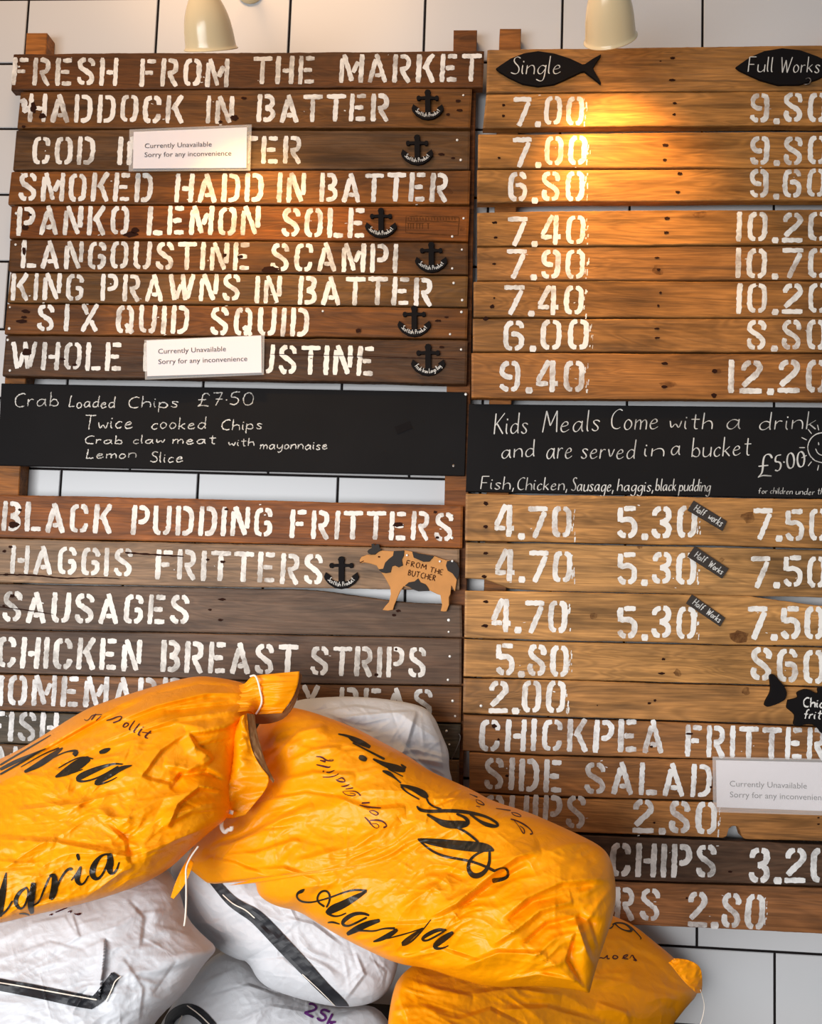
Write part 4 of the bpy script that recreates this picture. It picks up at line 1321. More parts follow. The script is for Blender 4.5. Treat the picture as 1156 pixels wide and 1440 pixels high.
class Sack:
    def __init__(self, outline, centre, d0, ddx, ddy, thick, back, folds=(), crinkle=(0, 60, 20), seed=1, power=(3.2, .55), flow=0.0, broad=.006, cs=1.0, fs=1.35):
        self.c = np.array(centre, float)
        P = np.array(chaikin([np.array(q) for q in list(outline) + [outline[0]]], 2))
        th = np.arctan2(P[:, 1] - self.c[1], P[:, 0] - self.c[0])
        rr = np.hypot(P[:, 0] - self.c[0], P[:, 1] - self.c[1])
        o = np.argsort(th)
        self.th = np.concatenate([th[o] - 2 * math.pi, th[o], th[o] + 2 * math.pi])
        self.rr = np.concatenate([rr[o]] * 3)
        self.d0, self.ddx, self.ddy, self.T, self.Bk = d0, ddx, ddy, thick, back
        self.folds, self.pw, self.seed, self.flow, self.broad, self.cs, self.fs = folds, power, seed, flow, broad, cs, fs
        r = random.Random(seed)
        # small film creases: straight ridges and valleys of random length that follow the sack's pull
        self.cr = []
        n, ln, dv = crinkle
        lo, hi = P.min(0), P.max(0)
        for _ in range(n):
            x, y = r.uniform(lo[0], hi[0]), r.uniform(lo[1], hi[1])
            a = flow + r.gauss(0, math.radians(dv))
            l = ln * r.uniform(.4, 1.6)
            self.cr.append((x, y, math.cos(a), math.sin(a), l, r.uniform(2.5, 7), r.choice((-1, 1, 1)) * r.uniform(.0005, .0020)))

    def rho(self, x, y):
        a = np.arctan2(y - self.c[1], x - self.c[0])
        b = np.interp(a, self.th, self.rr)
        return np.hypot(x - self.c[0], y - self.c[1]) / b, a, b

    def height(self, x, y):
        q, a, b = self.rho(x, y)
        q = np.clip(q, 0, 1)
        h = self.T * (1 - q ** self.pw[0]) ** self.pw[1]
        fade = np.clip((1 - q) * 9, 0, 1) ** .7
        w = np.zeros_like(h)
        ca, sa = math.cos(self.flow), math.sin(self.flow)
        u, v = (x * ca + y * sa), (-x * sa + y * ca)
        # broad lumps (the potatoes) and long pull folds
        w += self.broad * 2 * (vnoise(u / 110, v / 75, self.seed) - .5)
        wx = u + 40 * (vnoise(u / 90, v / 60, self.seed + 5) - .5)
        wv = v + 34 * (vnoise(u / 70, v / 55, self.seed + 9) - .5)
        mask = np.clip(2.4 * (vnoise(u / 120 + 3, v / 90, self.seed + 11) - .32), .12, 1)
        w -= self.cs * .0100 * np.abs(2 * vnoise(wx / 130, wv / 44, self.seed + 2) - 1)
        w -= self.cs * .0068 * mask * np.abs(2 * vnoise(wx / 64 + 7, wv / 22, self.seed + 3) - 1)
        w -= self.cs * .0036 * mask * np.abs(2 * vnoise(wx / 34, wv / 15 + 4, self.seed + 6) - 1)
        w -= self.cs * .0012 * np.abs(2 * vnoise(x / 15, y / 12, self.seed + 4) - 1)
        for (px, py, dx, dy, l, wd, amp) in self.cr:
            m = (np.abs(x - px) < l + wd) & (np.abs(y - py) < l + wd)
            if not m.any():
                continue
            xx, yy = x[m] - px, y[m] - py
            al, ac = xx * dx + yy * dy, np.abs(-xx * dy + yy * dx)
            w[m] += amp * np.clip(1 - ac / wd, 0, 1) ** 1.3 * np.clip(1 - np.abs(al) / (l * .5), 0, 1)
        for f in self.folds:
            P, amp, wd = f[0], f[1], f[2]
            kind = f[3] if len(f) > 3 else 'v'
            d, t, sd = seg_dist(x, y, P)
            tp = np.clip(np.minimum(t, 1 - t) * 5, 0, 1) ** .6
            if kind == 'v':
                wl = np.where((sd > 0) == (amp > 0), wd * 1.9, wd * .55)
                w += self.fs * amp * np.clip(1 - d / wl, 0, 1) ** 1.25 * tp
            else:                          # a lap: one side steps up above the other
                k = np.clip(1 - d / wd, 0, 1) ** 1.2 * tp
                w += amp * np.where(sd > 0, k, -k * .35)
        return h + w * fade, q

    def depth(self, x, y):
        return self.d0 + self.ddx * (x - self.c[0]) / 100 + self.ddy * (y - self.c[1]) / 100

    def place(self, x, y, off=0.0):
        x, y = np.asarray(x, float), np.asarray(y, float)
        q, a, b = self.rho(x, y)
        k = np.minimum(1, .995 / np.maximum(q, 1e-6))
        xx, yy = self.c[0] + (x - self.c[0]) * k, self.c[1] + (y - self.c[1]) * k
        h, _ = self.height(xx, yy)
        p = at(xx, yy, self.depth(xx, yy))
        v = CAMW - p
        L_ = np.linalg.norm(v, axis=-1)
        return p + v / L_[..., None] * (h + off)[..., None]

    def mesh(self, name, mat, label, group=None, nt=560, nr=150):
        th = np.linspace(-math.pi, math.pi, nt, endpoint=False)
        b = np.interp(th, self.th, self.rr)
        s = np.linspace(0, 1, nr + 1)[1:]
        s = 1 - (1 - s) ** 1.35                       # finer towards the rim
        X = self.c[0] + np.outer(s, b * np.cos(th))
        Y = self.c[1] + np.outer(s, b * np.sin(th))
        h, q = self.height(X.ravel(), Y.ravel())
        p = at(X.ravel(), Y.ravel(), self.depth(X.ravel(), Y.ravel()))
        v = CAMW - p
        v /= np.linalg.norm(v, axis=1)[:, None]
        front = p + v * h[:, None]
        c0 = self.place(np.array([self.c[0]]), np.array([self.c[1]]))
        sb = np.linspace(1, 0, 14)[1:-1]
        Xb = self.c[0] + np.outer(sb, b * np.cos(th))
        Yb = self.c[1] + np.outer(sb, b * np.sin(th))
        pb = at(Xb.ravel(), Yb.ravel(), self.depth(Xb.ravel(), Yb.ravel()))
        vb = CAMW - pb
        vb /= np.linalg.norm(vb, axis=1)[:, None]
        hb = self.Bk * (1 - np.repeat(sb, nt) ** 2.4) ** .6
        back = pb - vb * hb[:, None]
        cb = at(np.array([self.c[0]]), np.array([self.c[1]]), self.depth(self.c[0], self.c[1]))
        vb = CAMW - cb[0]
        cb = cb - vb / np.linalg.norm(vb) * self.Bk
        V = np.concatenate([c0, front, back, cb])
        V[:, 2] = np.maximum(V[:, 2], .002)
        V[:, 1] = np.minimum(V[:, 1], -.004)
        rows = nr + len(sb)
        i = np.arange(rows - 1)[:, None] * nt + 1
        j = np.arange(nt)[None, :]
        k = (j + 1) % nt
        Fq = np.stack([i + j, i + k, i + nt + k, i + nt + j], -1).reshape(-1, 4).tolist()
        last = len(V) - 1
        Fq += [(0, 1 + (t + 1) % nt, 1 + t) for t in range(nt)]
        base = 1 + (rows - 1) * nt
        Fq += [(last, base + t, base + (t + 1) % nt) for t in range(nt)]
        o = link(name, V, Fq, mat, smooth=True)
        tag(o, label, 'sack', group)
        self.o = o
        return o


def print_on(sack, strokes, mat, name='printed_lettering', off=.0011, step=2.0, rows=5):
    if name == 'stitching' and len(strokes) > 1:
        for st in strokes:
            print_on(sack, [st], mat, name, off, step, rows)
        return None
    S = Strokes(lambda x, y, e: sack.place(x, y, off + e * 2))
    for st in strokes:
        A = np.array(st, float)
        if len(A) == 2 and np.allclose(A[0, :2], A[1, :2]):
            A[1, 0] += .6
        S.add(A[:, :2], A[:, 2], step=step, rows=rows)
    return S.build(name, mat, sack.o)


def cv(strokes, sc, ox, oy, ws=1.0):
    return [[(ox + x / sc, oy + y / sc, w / sc * ws) for x, y, w in s] for s in strokes]


# --- white sack behind, against the boards
s3 = Sack([(330, 1130), (350, 1040), (385, 1000), (415, 985), (445, 981), (500, 979), (560, 985), (598, 994), (612, 1010), (622, 1035), (632, 1058), (631, 1080), (637, 1100), (640, 1150), (590, 1180), (450, 1180)], (500, 1080), .19, -.01, .03, .075, .10,
          folds=[([(585, 1000), (572, 1045), (560, 1075)], .006, 9), ([(600, 1000), (618, 1040), (625, 1090)], .005, 8), ([(470, 1010), (540, 1003), (590, 1000)], .004, 7), ([(440, 1000), (500, 990), (560, 1000)], -.003, 7), ([(560, 1035), (590, 1070), (615, 1090)], -.005, 7)],
          crinkle=(160, 60, 35), seed=31, flow=.2, broad=.004, cs=1.1, fs=1.3)
s3.mesh('potato_sack', 'white', 'white sack at the back leaning on the menu board above the yellow sacks', 'potato sacks')

# --- white sacks in front
s6 = Sack([(195, 1600), (205, 1480), (240, 1415), (258, 1393), (280, 1364), (298, 1346), (315, 1336), (341, 1340), (381, 1372), (427, 1402), (480, 1416), (535, 1412), (560, 1470), (560, 1600), (380, 1640)], (375, 1490), .27, .0, .03, .085, .10,
          folds=[([(262, 1395), (300, 1375), (330, 1362)], .004, 7), ([(290, 1400), (350, 1382), (400, 1400)], -.005, 8), ([(330, 1440), (380, 1415), (440, 1425)], .004, 9)], crinkle=(90, 60, 40), seed=61, flow=-.5, broad=.004, cs=.9, fs=.75)
s6.mesh('potato_sack', 'white', 'white sack at the bottom centre marked 25kg in purple', 'potato sacks')
s4 = Sack([(-230, 1600), (-230, 1280), (-60, 1235), (60, 1215), (170, 1205), (235, 1218), (252, 1250), (262, 1290), (285, 1315), (308, 1334), (288, 1353), (256, 1402), (220, 1432), (180, 1500), (150, 1600)], (70, 1400), .43, .0, .05, .12, .05,
          folds=[([(120, 1335), (148, 1322)], .004, 8), ([(148, 1320), (146, 1350), (140, 1404)], .012, 11, 'lap'), ([(150, 1320), (165, 1300), (195, 1285), (240, 1280)], .005, 8), ([(180, 1262), (205, 1290), (200, 1330)], -.006, 9), ([(40, 1300), (90, 1290), (110, 1320)], .004, 8), ([(100, 1284), (112, 1320)], .005, 7),
                 ([(20, 1340), (70, 1322), (120, 1335)], -.004, 8), ([(170, 1345), (200, 1390), (195, 1440)], .004, 8), ([(210, 1300), (250, 1310), (300, 1330)], .003, 8), ([(250, 1350), (215, 1400)], -.003, 8)],
          crinkle=(130, 60, 45), seed=41, flow=-.3, broad=.005, cs=.9, fs=.75)
s4.mesh('potato_sack', 'white', 'white sack at the bottom left with a bent black tape band', 'potato sacks')
s5 = Sack([(240, 1222), (242, 1245), (258, 1288), (282, 1312), (308, 1337), (335, 1350), (349, 1352), (366, 1385), (410, 1402), (477, 1418), (525, 1412), (548, 1392), (560, 1360), (560, 1330), (520, 1300), (440, 1240), (340, 1190), (262, 1190)], (415, 1310), .315, .0, .04, .072, .05,
          folds=[([(262, 1300), (300, 1298), (345, 1280)], .004, 7), ([(330, 1350), (400, 1345), (430, 1372)], -.003, 7), ([(500, 1340), (512, 1370), (480, 1412)], .006, 8), ([(520, 1345), (545, 1365), (540, 1395)], -.005, 8), ([(400, 1290), (440, 1300), (480, 1330)], .004, 8), ([(370, 1240), (400, 1262), (420, 1300)], .004, 8)],
          crinkle=(110, 55, 45), seed=51, flow=.55, broad=.004, cs=.9, fs=.75)
s5.mesh('potato_sack', 'white', 'white sack with a long diagonal black band under the right yellow sack', 'potato sacks')

# --- yellow sack at the lower right
s7 = Sack([(535, 1620), (545, 1440), (551, 1400), (560, 1374), (590, 1350), (680, 1330), (760, 1300), (830, 1275), (868, 1290), (892, 1301), (920, 1324), (951, 1349), (975, 1378), (984, 1396), (962, 1420), (944, 1444), (915, 1500), (880, 1620)], (745, 1460), .33, -.085, .07, .10, .06,
          folds=[([(575, 1440), (560, 1400), (566, 1378)], .006, 9), ([(566, 1376), (620, 1392), (665, 1402)], .008, 10), ([(665, 1398), (720, 1390), (790, 1400)], .010, 12), ([(700, 1420), (770, 1418), (850, 1440)], .010, 13), ([(640, 1430), (690, 1415), (740, 1440)], -.007, 11), ([(946, 1408), (952, 1440)], -.006, 6), ([(840, 1410), (880, 1424), (886, 1440)], .008, 9)],
          crinkle=(60, 70, 35), seed=71, flow=.15, broad=.004, cs=.9, fs=.75)
s7.mesh('potato_sack', 'yellow', 'yellow sack at the bottom right, lowest of the yellow ones', 'potato sacks')

# --- the two big yellow sacks on top
s2 = Sack([(262, 1210), (266, 1200), (285, 1172), (305, 1148), (322, 1128), (340, 1100), (348, 1075), (352, 1040), (372, 1006), (395, 994), (415, 995), (445, 1003), (497, 1022), (542, 1046), (574, 1063), (605, 1085), (636, 1098), (667, 1112), (691, 1126), (743, 1142), (771, 1154), (815, 1174), (846, 1190), (860, 1208), (867, 1250), (864, 1285), (850, 1325), (838, 1362), (829, 1396), (829, 1397), (828, 1397), (815, 1393), (780, 1388), (740, 1387), (690, 1389), (640, 1375), (600, 1361), (560, 1356), (520, 1338), (480, 1318), (445, 1297), (420, 1281), (390, 1275), (372, 1266), (362, 1256), (360, 1242), (354, 1237), (337, 1240), (320, 1246), (303, 1248), (290, 1241), (274, 1228), (264, 1220)],
          (590, 1205), .405, .018, .055, .115, .04,
          folds=[([(862, 1235), (790, 1240), (741, 1262), (701, 1296)], .012, 15), ([(760, 1195), (726, 1205), (701, 1222), (641, 1270), (600, 1292)], .013, 15), ([(745, 1215), (690, 1245), (640, 1285)], -.009, 11), ([(806, 1268), (760, 1280), (720, 1312), (690, 1330)], .010, 13), ([(800, 1255), (750, 1268), (715, 1295)], -.007, 9), ([(846, 1300), (815, 1290), (770, 1300), (735, 1330)], -.008, 11),
                 ([(808, 1288), (822, 1330), (836, 1362)], .012, 12), ([(812, 1310), (800, 1350), (824, 1390)], -.010, 10), ([(830, 1290), (842, 1330), (838, 1362)], -.007, 9), ([(700, 1380), (760, 1370), (810, 1380)], .008, 10), ([(640, 1365), (700, 1340), (770, 1342)], .007, 12), ([(560, 1345), (620, 1330), (680, 1350)], -.006, 11),
                 ([(295, 1196), (340, 1180), (400, 1150), (440, 1130)], .008, 11), ([(300, 1205), (360, 1200), (420, 1180)], .006, 9), ([(285, 1200), (330, 1210), (380, 1230)], -.006, 9), ([(310, 1190), (370, 1165), (420, 1160)], -.005, 8), ([(390, 1100), (440, 1088), (500, 1090)], .008, 11), ([(385, 1120), (430, 1112), (490, 1120)], -.006, 9), ([(390, 1060), (420, 1030), (460, 1020)], .006, 9),
                 ([(400, 1075), (440, 1055), (480, 1050)], .005, 8), ([(610, 1125), (680, 1117), (740, 1106)], .006, 8), ([(590, 1140), (640, 1122), (700, 1112)], -.004, 7), ([(470, 1120), (520, 1140), (570, 1135)], .006, 12), ([(340, 1225), (400, 1222), (450, 1240)], .007, 11), ([(560, 1280), (620, 1240), (660, 1200)], .006, 13), ([(420, 1210), (500, 1190), (560, 1150)], .006, 14), ([(520, 1300), (590, 1300), (640, 1290)], .005, 11)],
          crinkle=(260, 70, 32), seed=21, flow=-.42, broad=.007, cs=1.25, fs=1.5, power=(3.6, .56))
s2.mesh('potato_sack', 'yellow', 'large yellow sack on the right of the pile with slanting black script', 'potato sacks', nt=720, nr=190)
s1 = Sack([(-260, 1330), (-270, 1180), (-150, 1110), (-60, 1090), (0, 1068), (35, 1050), (69, 1029), (114, 1001), (138, 990), (194, 972), (242, 958), (277, 950), (311, 953), (342, 960), (356, 968), (362, 1000), (345, 1030), (334, 1060), (324, 1110), (324, 1148), (300, 1166), (265, 1196), (240, 1221), (200, 1244), (150, 1261), (100, 1275), (50, 1286), (0, 1298), (-100, 1320)], (90, 1140), .45, -.005, .075, .12, .03,
          folds=[([(352, 975), (290, 975), (220, 992), (150, 1020)], .010, 11), ([(355, 985), (300, 992), (230, 1000)], -.008, 9), ([(356, 998), (310, 1003), (250, 1010), (190, 1030)], .008, 10), ([(330, 965), (280, 962), (220, 975)], -.006, 9), ([(345, 1008), (318, 1022), (290, 1028), (262, 1030)], .010, 11), ([(262, 1028), (275, 1050), (300, 1068)], .008, 9), ([(262, 1030), (225, 1055), (200, 1090)], .007, 10),
                 ([(300, 1068), (265, 1082), (230, 1075)], .006, 9), ([(320, 1100), (290, 1085), (255, 1090), (240, 1110)], -.010, 10), ([(322, 1112), (280, 1106), (250, 1130), (235, 1165)], .011, 11), ([(318, 1135), (270, 1140), (230, 1160)], .007, 10), ([(200, 1090), (240, 1100), (262, 1085)], -.007, 9), ([(330, 1040), (300, 1045), (275, 1052)], -.006, 8),
                 ([(240, 960), (170, 990), (90, 1035), (20, 1075)], .007, 10), ([(200, 985), (120, 1025), (40, 1072)], -.006, 8), ([(250, 1000), (150, 1040), (60, 1085)], .005, 9), ([(20, 1140), (110, 1130), (190, 1110)], .005, 13), ([(-10, 1180), (80, 1185), (180, 1205), (260, 1185)], .006, 14), ([(300, 1160), (250, 1180), (200, 1200)], .006, 10), ([(150, 1150), (180, 1180), (185, 1215)], -.005, 12)],
          crinkle=(260, 70, 30), seed=12, flow=-.30, broad=.007, cs=1.2, fs=1.5, power=(3.6, .56))
s1.mesh('potato_sack', 'yellow', 'large yellow sack on the left of the pile with an open flared mouth', 'potato sacks', nt=720, nr=190)


# --- sack mouths
def loft(name, edges, mat, parent, n=60, m=30, ripple=.003, freq=5.0, th=.0012, seed=3):
    """cloth drawn through several edges; each edge a list of (x, y, d)"""
    E = []
    for e in edges:
        e = np.array(chaikin(list(np.array(e, float)), 2))
        t = np.concatenate([[0], np.cumsum(np.hypot(*(e[1:, :2] - e[:-1, :2]).T))])
        E.append(np.stack([np.interp(np.linspace(0, t[-1], n), t, e[:, i]) for i in range(3)], 1))
    E = np.array(E)
    k = len(E)
    tt = np.linspace(0, k - 1, m)
    G = np.zeros((n, m, 3))
    for j, t in enumerate(tt):
        i = min(int(t), k - 2)
        f = t - i
        p0, p1, p2, p3 = E[max(i - 1, 0)], E[i], E[i + 1], E[min(i + 2, k - 1)]
        G[:, j] = .5 * (2 * p1 + (p2 - p0) * f + (2 * p0 - 5 * p1 + 4 * p2 - p3) * f * f + (3 * p1 - p0 - 3 * p2 + p3) * f ** 3)
    s_ = np.linspace(0, 1, n)[:, None]
    t_ = np.linspace(0, 1, m)[None, :]
    G[..., 2] += ripple * (1 - 2 * np.abs(2 * vnoise(s_ * freq + 0 * t_, t_ * 1.3 + .6 * s_, seed) - 1)) * (.3 + .7 * np.sin(math.pi * t_))
    G[..., 2] += ripple * .35 * (1 - 2 * np.abs(2 * vnoise(s_ * freq * 2.3 + 5, t_ * 2.6, seed + 1) - 1))
    fr = at(G[..., 0].ravel(), G[..., 1].ravel(), G[..., 2].ravel())
    bk = fr.copy()
    bk[:, 1] += th
    q = n * m
    f = grid_faces(n, m)
    Fc = f + [tuple(q + i for i in reversed(z)) for z in f]
    rim = [i * m for i in range(n)] + [(n - 1) * m + j for j in range(1, m)] + [i * m + m - 1 for i in range(n - 2, -1, -1)] + [j for j in range(m - 2, 0, -1)]
    for a, b in zip(rim, rim[1:] + rim[:1]):
        Fc.append((a, b, q + b, q + a))
    o = link(name, np.concatenate([fr, bk]), Fc, mat, parent, smooth=True)
    fix_normals(o)
    return o


def on_sack(sk, pts, off):
    """(x, y) points with the depth of the sack's own surface plus off"""
    P = np.array(pts, float)
    w = sk.place(P[:, 0], P[:, 1])
    return [(x, y, -q[1] + off) for (x, y), q in zip(pts, w)]


o1 = s1.o
tie = on_sack(s1, [(340, 962), (345, 975), (347, 988), (345, 1000)], .004)
dt = tie[1][2]
loft('sack_mouth', [on_sack(s1, [(318, 962), (320, 976), (320, 990), (318, 1004)], -.012), [(x + 2, y, d + .004) for x, y, d in tie], [(356, 951, dt - .012), (364, 966, dt), (368, 984, dt), (359, 1004, dt - .004)], [(388, 947, dt - .01), (394, 962, dt + .012), (391, 984, dt + .012), (378, 1004, dt - .002)], [(421, 944, dt - .015), (420, 960, dt), (412, 982, dt + .004), (396, 1003, dt)]], 'yellow', o1, ripple=.005, freq=4)
loft('mouth_lining', [[(348, 1003, dt - .008), (375, 1001, dt - .004), (397, 1002, dt - .002), (413, 982, dt), (421.5, 946, dt - .017)], [(352, 1017, dt - .03), (375, 1019, dt - .03), (402, 1011, dt - .02), (418, 986, dt - .012), (425, 950, dt - .022)]], 'lining', o1, ripple=.002)
va = on_sack(s1, [(338, 1008), (330, 1024), (328, 1058), (324, 1088), (320, 1108), (314, 1150)], -.006)
dv = va[2][2]
loft('sack_mouth', [va, [(341, 1006, dv + .016), (338, 1030, dv + .022), (338, 1060, dv + .026), (338, 1088, dv + .028), (336, 1110, dv + .026), (325, 1151, dv + .02)], [(347, 1004, dv + .010), (350, 1036, dv + .018), (355, 1058, dv + .022), (366, 1078, dv + .026), (384, 1099, dv + .026), (345, 1146, dv + .022)]], 'yellow', o1, ripple=.006, freq=9, seed=8)
loft('mouth_lining', [[(347, 1003, dv + .006), (350, 1036, dv + .015), (355, 1058, dv + .019), (366, 1078, dv + .023), (384, 1101, dv + .023)], [(358, 1005, dv - .01), (361, 1032, dv + .004), (368, 1055, dv + .008), (374, 1075, dv + .012), (386, 1098, dv + .02)]], 'lining', o1, ripple=.002)
tube('tie_string', [at(x, y, dt + e) for x, y, e in ((352, 951, -.004), (359, 949, .002), (363, 958, .008), (366, 972, .010), (369, 985, .008), (366, 995, .006), (360, 1004, .003))], .0017, 'thread', o1, sides=8)
ds = dv + .030
tube('tie_string', [at(x, y, ds) for x, y in ((319, 1107), (321, 1116), (323, 1128), (324, 1139))], .0017, 'thread', o1, sides=8)
tube('tie_string', [at(x, y, ds + .008) for x, y in ((328, 1143), (320, 1141), (313, 1150), (311, 1161), (313, 1167), (317, 1171), (321, 1166), (326, 1167), (326, 1162))], .0032, 'thread', o1, sides=8)

o2 = s2.o
loft('sack_mouth', [[(266, 1205, .47), (256, 1220, .48), (246, 1242, .48), (240, 1262, .475)], [(272, 1214, .48), (264, 1236, .49), (256, 1250, .485), (244, 1264, .478)]], 'yellow', o2, ripple=.001)
tube('tie_string', [at(279, 1190, .50), at(268, 1205, .505), at(261, 1220, .505), at(262, 1240, .51), at(262, 1265, .52), at(261, 1290, .53), at(259, 1302, .53)], .0014, 'thread', o2, sides=8)
o7 = s7.o
loft('sack_mouth', [[(948, 1348, .25), (957, 1348, .25), (972, 1351, .25), (986, 1360, .25), (988, 1380, .25), (987, 1396, .26)], [(940, 1354, .25), (946, 1360, .26), (952, 1368, .27), (960, 1378, .27), (970, 1388, .28), (980, 1397, .28)]], 'yellow', o7, ripple=.003)
tube('tie_string', [at(985, 1392, .28), at(988, 1400, .27), at(991, 1414, .26), at(989, 1428, .26), at(985, 1440, .26)], .0007, 'thread', o7, sides=6)

# --- printing on the sacks
AGRIA = cv([
    [(125, 135, 6), (110, 148, 26), (82, 158, 16), (74, 185, 10), (100, 212, 12), (150, 220, 12), (200, 212, 10), (280, 190, 12), (370, 155, 12), (440, 138, 14), (515, 145, 14)],
    [(512, 148, 14), (440, 190, 38), (360, 235, 50), (300, 260, 54), (262, 288, 28)],
    [(250, 245, 14), (205, 215, 10), (205, 180, 12), (230, 148, 14), (265, 145, 12), (285, 175, 12), (280, 215, 12), (262, 250, 12)],
    [(270, 285, 18), (300, 305, 12), (340, 305, 10), (385, 285, 10)],
    [(530, 300, 14), (490, 285, 18), (430, 290, 26), (375, 325, 30), (358, 355, 18), (395, 370, 12), (450, 345, 14), (515, 312, 14)],
    [(596, 330, 22), (520, 352, 40), (450, 385, 42), (390, 418, 22)],
    [(270, 345, 10), (300, 340, 14), (345, 354, 8)],
    [(430, 395, 10), (500, 395, 12), (560, 400, 10), (620, 380, 10), (690, 380, 16)],
    [(705, 388, 22), (660, 420, 34), (600, 450, 26), (555, 464, 10)],
    [(640, 445, 8), (720, 425, 10), (790, 405, 8), (868, 378, 8)],
    [(862, 383, 10), (810, 420, 24), (760, 460, 34), (732, 485, 24), (770, 478, 12), (810, 450, 12), (870, 385, 8), (915, 325, 6)],
    [(1012, 392, 14), (960, 388, 24), (900, 415, 28), (855, 448, 18), (880, 462, 12), (930, 440, 14), (1000, 398, 12)],
    [(1055, 405, 22), (1010, 435, 40), (960, 470, 40), (935, 497, 28), (960, 510, 16), (1000, 502, 10), (1025, 488, 8)]], 4.446, 400, 1220)
print_on(s2, AGRIA, 'black_ink')
print_on(s2, cv([
    [(60, 85, 8), (110, 95, 14), (180, 122, 22), (235, 155, 14)], [(115, 100, 10), (140, 125, 10), (190, 142, 16), (232, 160, 10)], [(138, 133, 8), (230, 180, 10), (312, 222, 14)],
    [(172, 208, 22), (192, 216, 34), (214, 226, 22)], [(248, 220, 10), (310, 250, 26), (380, 272, 42), (424, 284, 18)], [(428, 270, 14), (400, 250, 10)], [(330, 275, 6), (412, 316, 6)],
    [(300, 285, 10), (335, 297, 26), (370, 325, 8), (400, 352, 8)], [(395, 360, 8), (460, 378, 26), (520, 408, 42), (545, 430, 20)], [(400, 368, 12), (430, 402, 8), (500, 440, 8)], [(538, 432, 10), (555, 470, 10), (620, 495, 12)],
    [(485, 475, 8), (500, 498, 18), (560, 506, 18), (660, 500, 20), (760, 508, 20), (860, 530, 14), (925, 568, 14), (925, 588, 14), (870, 580, 26), (820, 555, 14), (770, 515, 12)],
    [(540, 520, 12), (590, 550, 20), (640, 575, 42), (720, 578, 46), (765, 570, 28), (755, 540, 16), (700, 518, 12)], [(700, 592, 10), (760, 620, 14), (820, 672, 12)],
    [(490, 655, 10), (560, 670, 38), (680, 685, 52), (800, 697, 58), (870, 702, 46), (904, 718, 12)], [(492, 655, 10), (550, 710, 12), (630, 750, 14), (760, 770, 14), (840, 795, 14), (912, 830, 16)],
    [(880, 722, 14), (880, 790, 16), (850, 840, 24), (800, 860, 32), (765, 830, 22), (765, 780, 16), (800, 740, 14), (850, 718, 12)], [(905, 828, 14), (940, 812, 10), (972, 812, 12), (985, 850, 14), (960, 872, 18), (895, 882, 26)]], 3.853, 460, 1010), 'black_ink')
print_on(s2, cv([
    [(40, 230, 12), (120, 235, 26), (180, 285, 20), (270, 292, 14), (282, 268, 8), (215, 272, 8)], [(95, 280, 14), (170, 300, 30)], [(45, 340, 16), (130, 360, 26), (220, 382, 26), (235, 360, 8)], [(132, 430, 18), (150, 430, 24)], [(180, 440, 14), (225, 448, 28), (292, 415, 10)],
    [(130, 510, 12), (240, 510, 18), (330, 480, 12), (345, 458, 10)], [(310, 540, 10), (350, 570, 24), (430, 577, 18), (435, 552, 8), (392, 515, 26)], [(392, 515, 20), (330, 542, 10)], [(380, 635, 10), (430, 635, 26), (492, 610, 14)], [(440, 670, 14), (545, 655, 20)],
    [(400, 705, 8), (480, 695, 8), (590, 700, 16), (645, 762, 18)], [(400, 705, 8), (440, 750, 10), (560, 767, 14), (582, 740, 8), (500, 722, 8)], [(660, 860, 20), (768, 855, 24)], [(630, 885, 10), (740, 915, 26), (922, 926, 16)],
    [(760, 970, 8), (820, 958, 14), (892, 1000, 20), (862, 1032, 14), (792, 1002, 10), (760, 970, 8)], [(700, 1050, 14), (760, 1110, 22), (800, 1170, 14), (860, 1207, 8), (902, 1180, 8), (870, 1140, 10), (800, 1140, 10)], [(770, 1095, 14), (900, 1090, 28), (982, 1130, 16), (1000, 1180, 14), (955, 1192, 30)]], 9.633, 440, 1040), 'plum_ink', step=1.2, rows=3)
print_on(s2, cv([[(0, 350, 8), (60, 372, 12), (110, 395, 20)], [(90, 420, 8), (100, 470, 10), (180, 500, 14), (215, 502, 16), (150, 440, 8), (90, 425, 8)], [(90, 515, 10), (150, 525, 8)], [(360, 545, 10), (560, 575, 16)], [(570, 600, 10), (600, 640, 12), (700, 665, 14), (702, 640, 12), (630, 605, 14), (570, 600, 8)],
                 [(560, 690, 20), (640, 712, 16), (740, 760, 24), (830, 830, 14), (865, 890, 14), (822, 895, 26)], [(600, 700, 8), (680, 800, 8), (730, 892, 18), (752, 880, 14), (742, 820, 14), (680, 780, 8)]], 9.633, 660, 1080), 'plum_ink', step=1.2, rows=3)
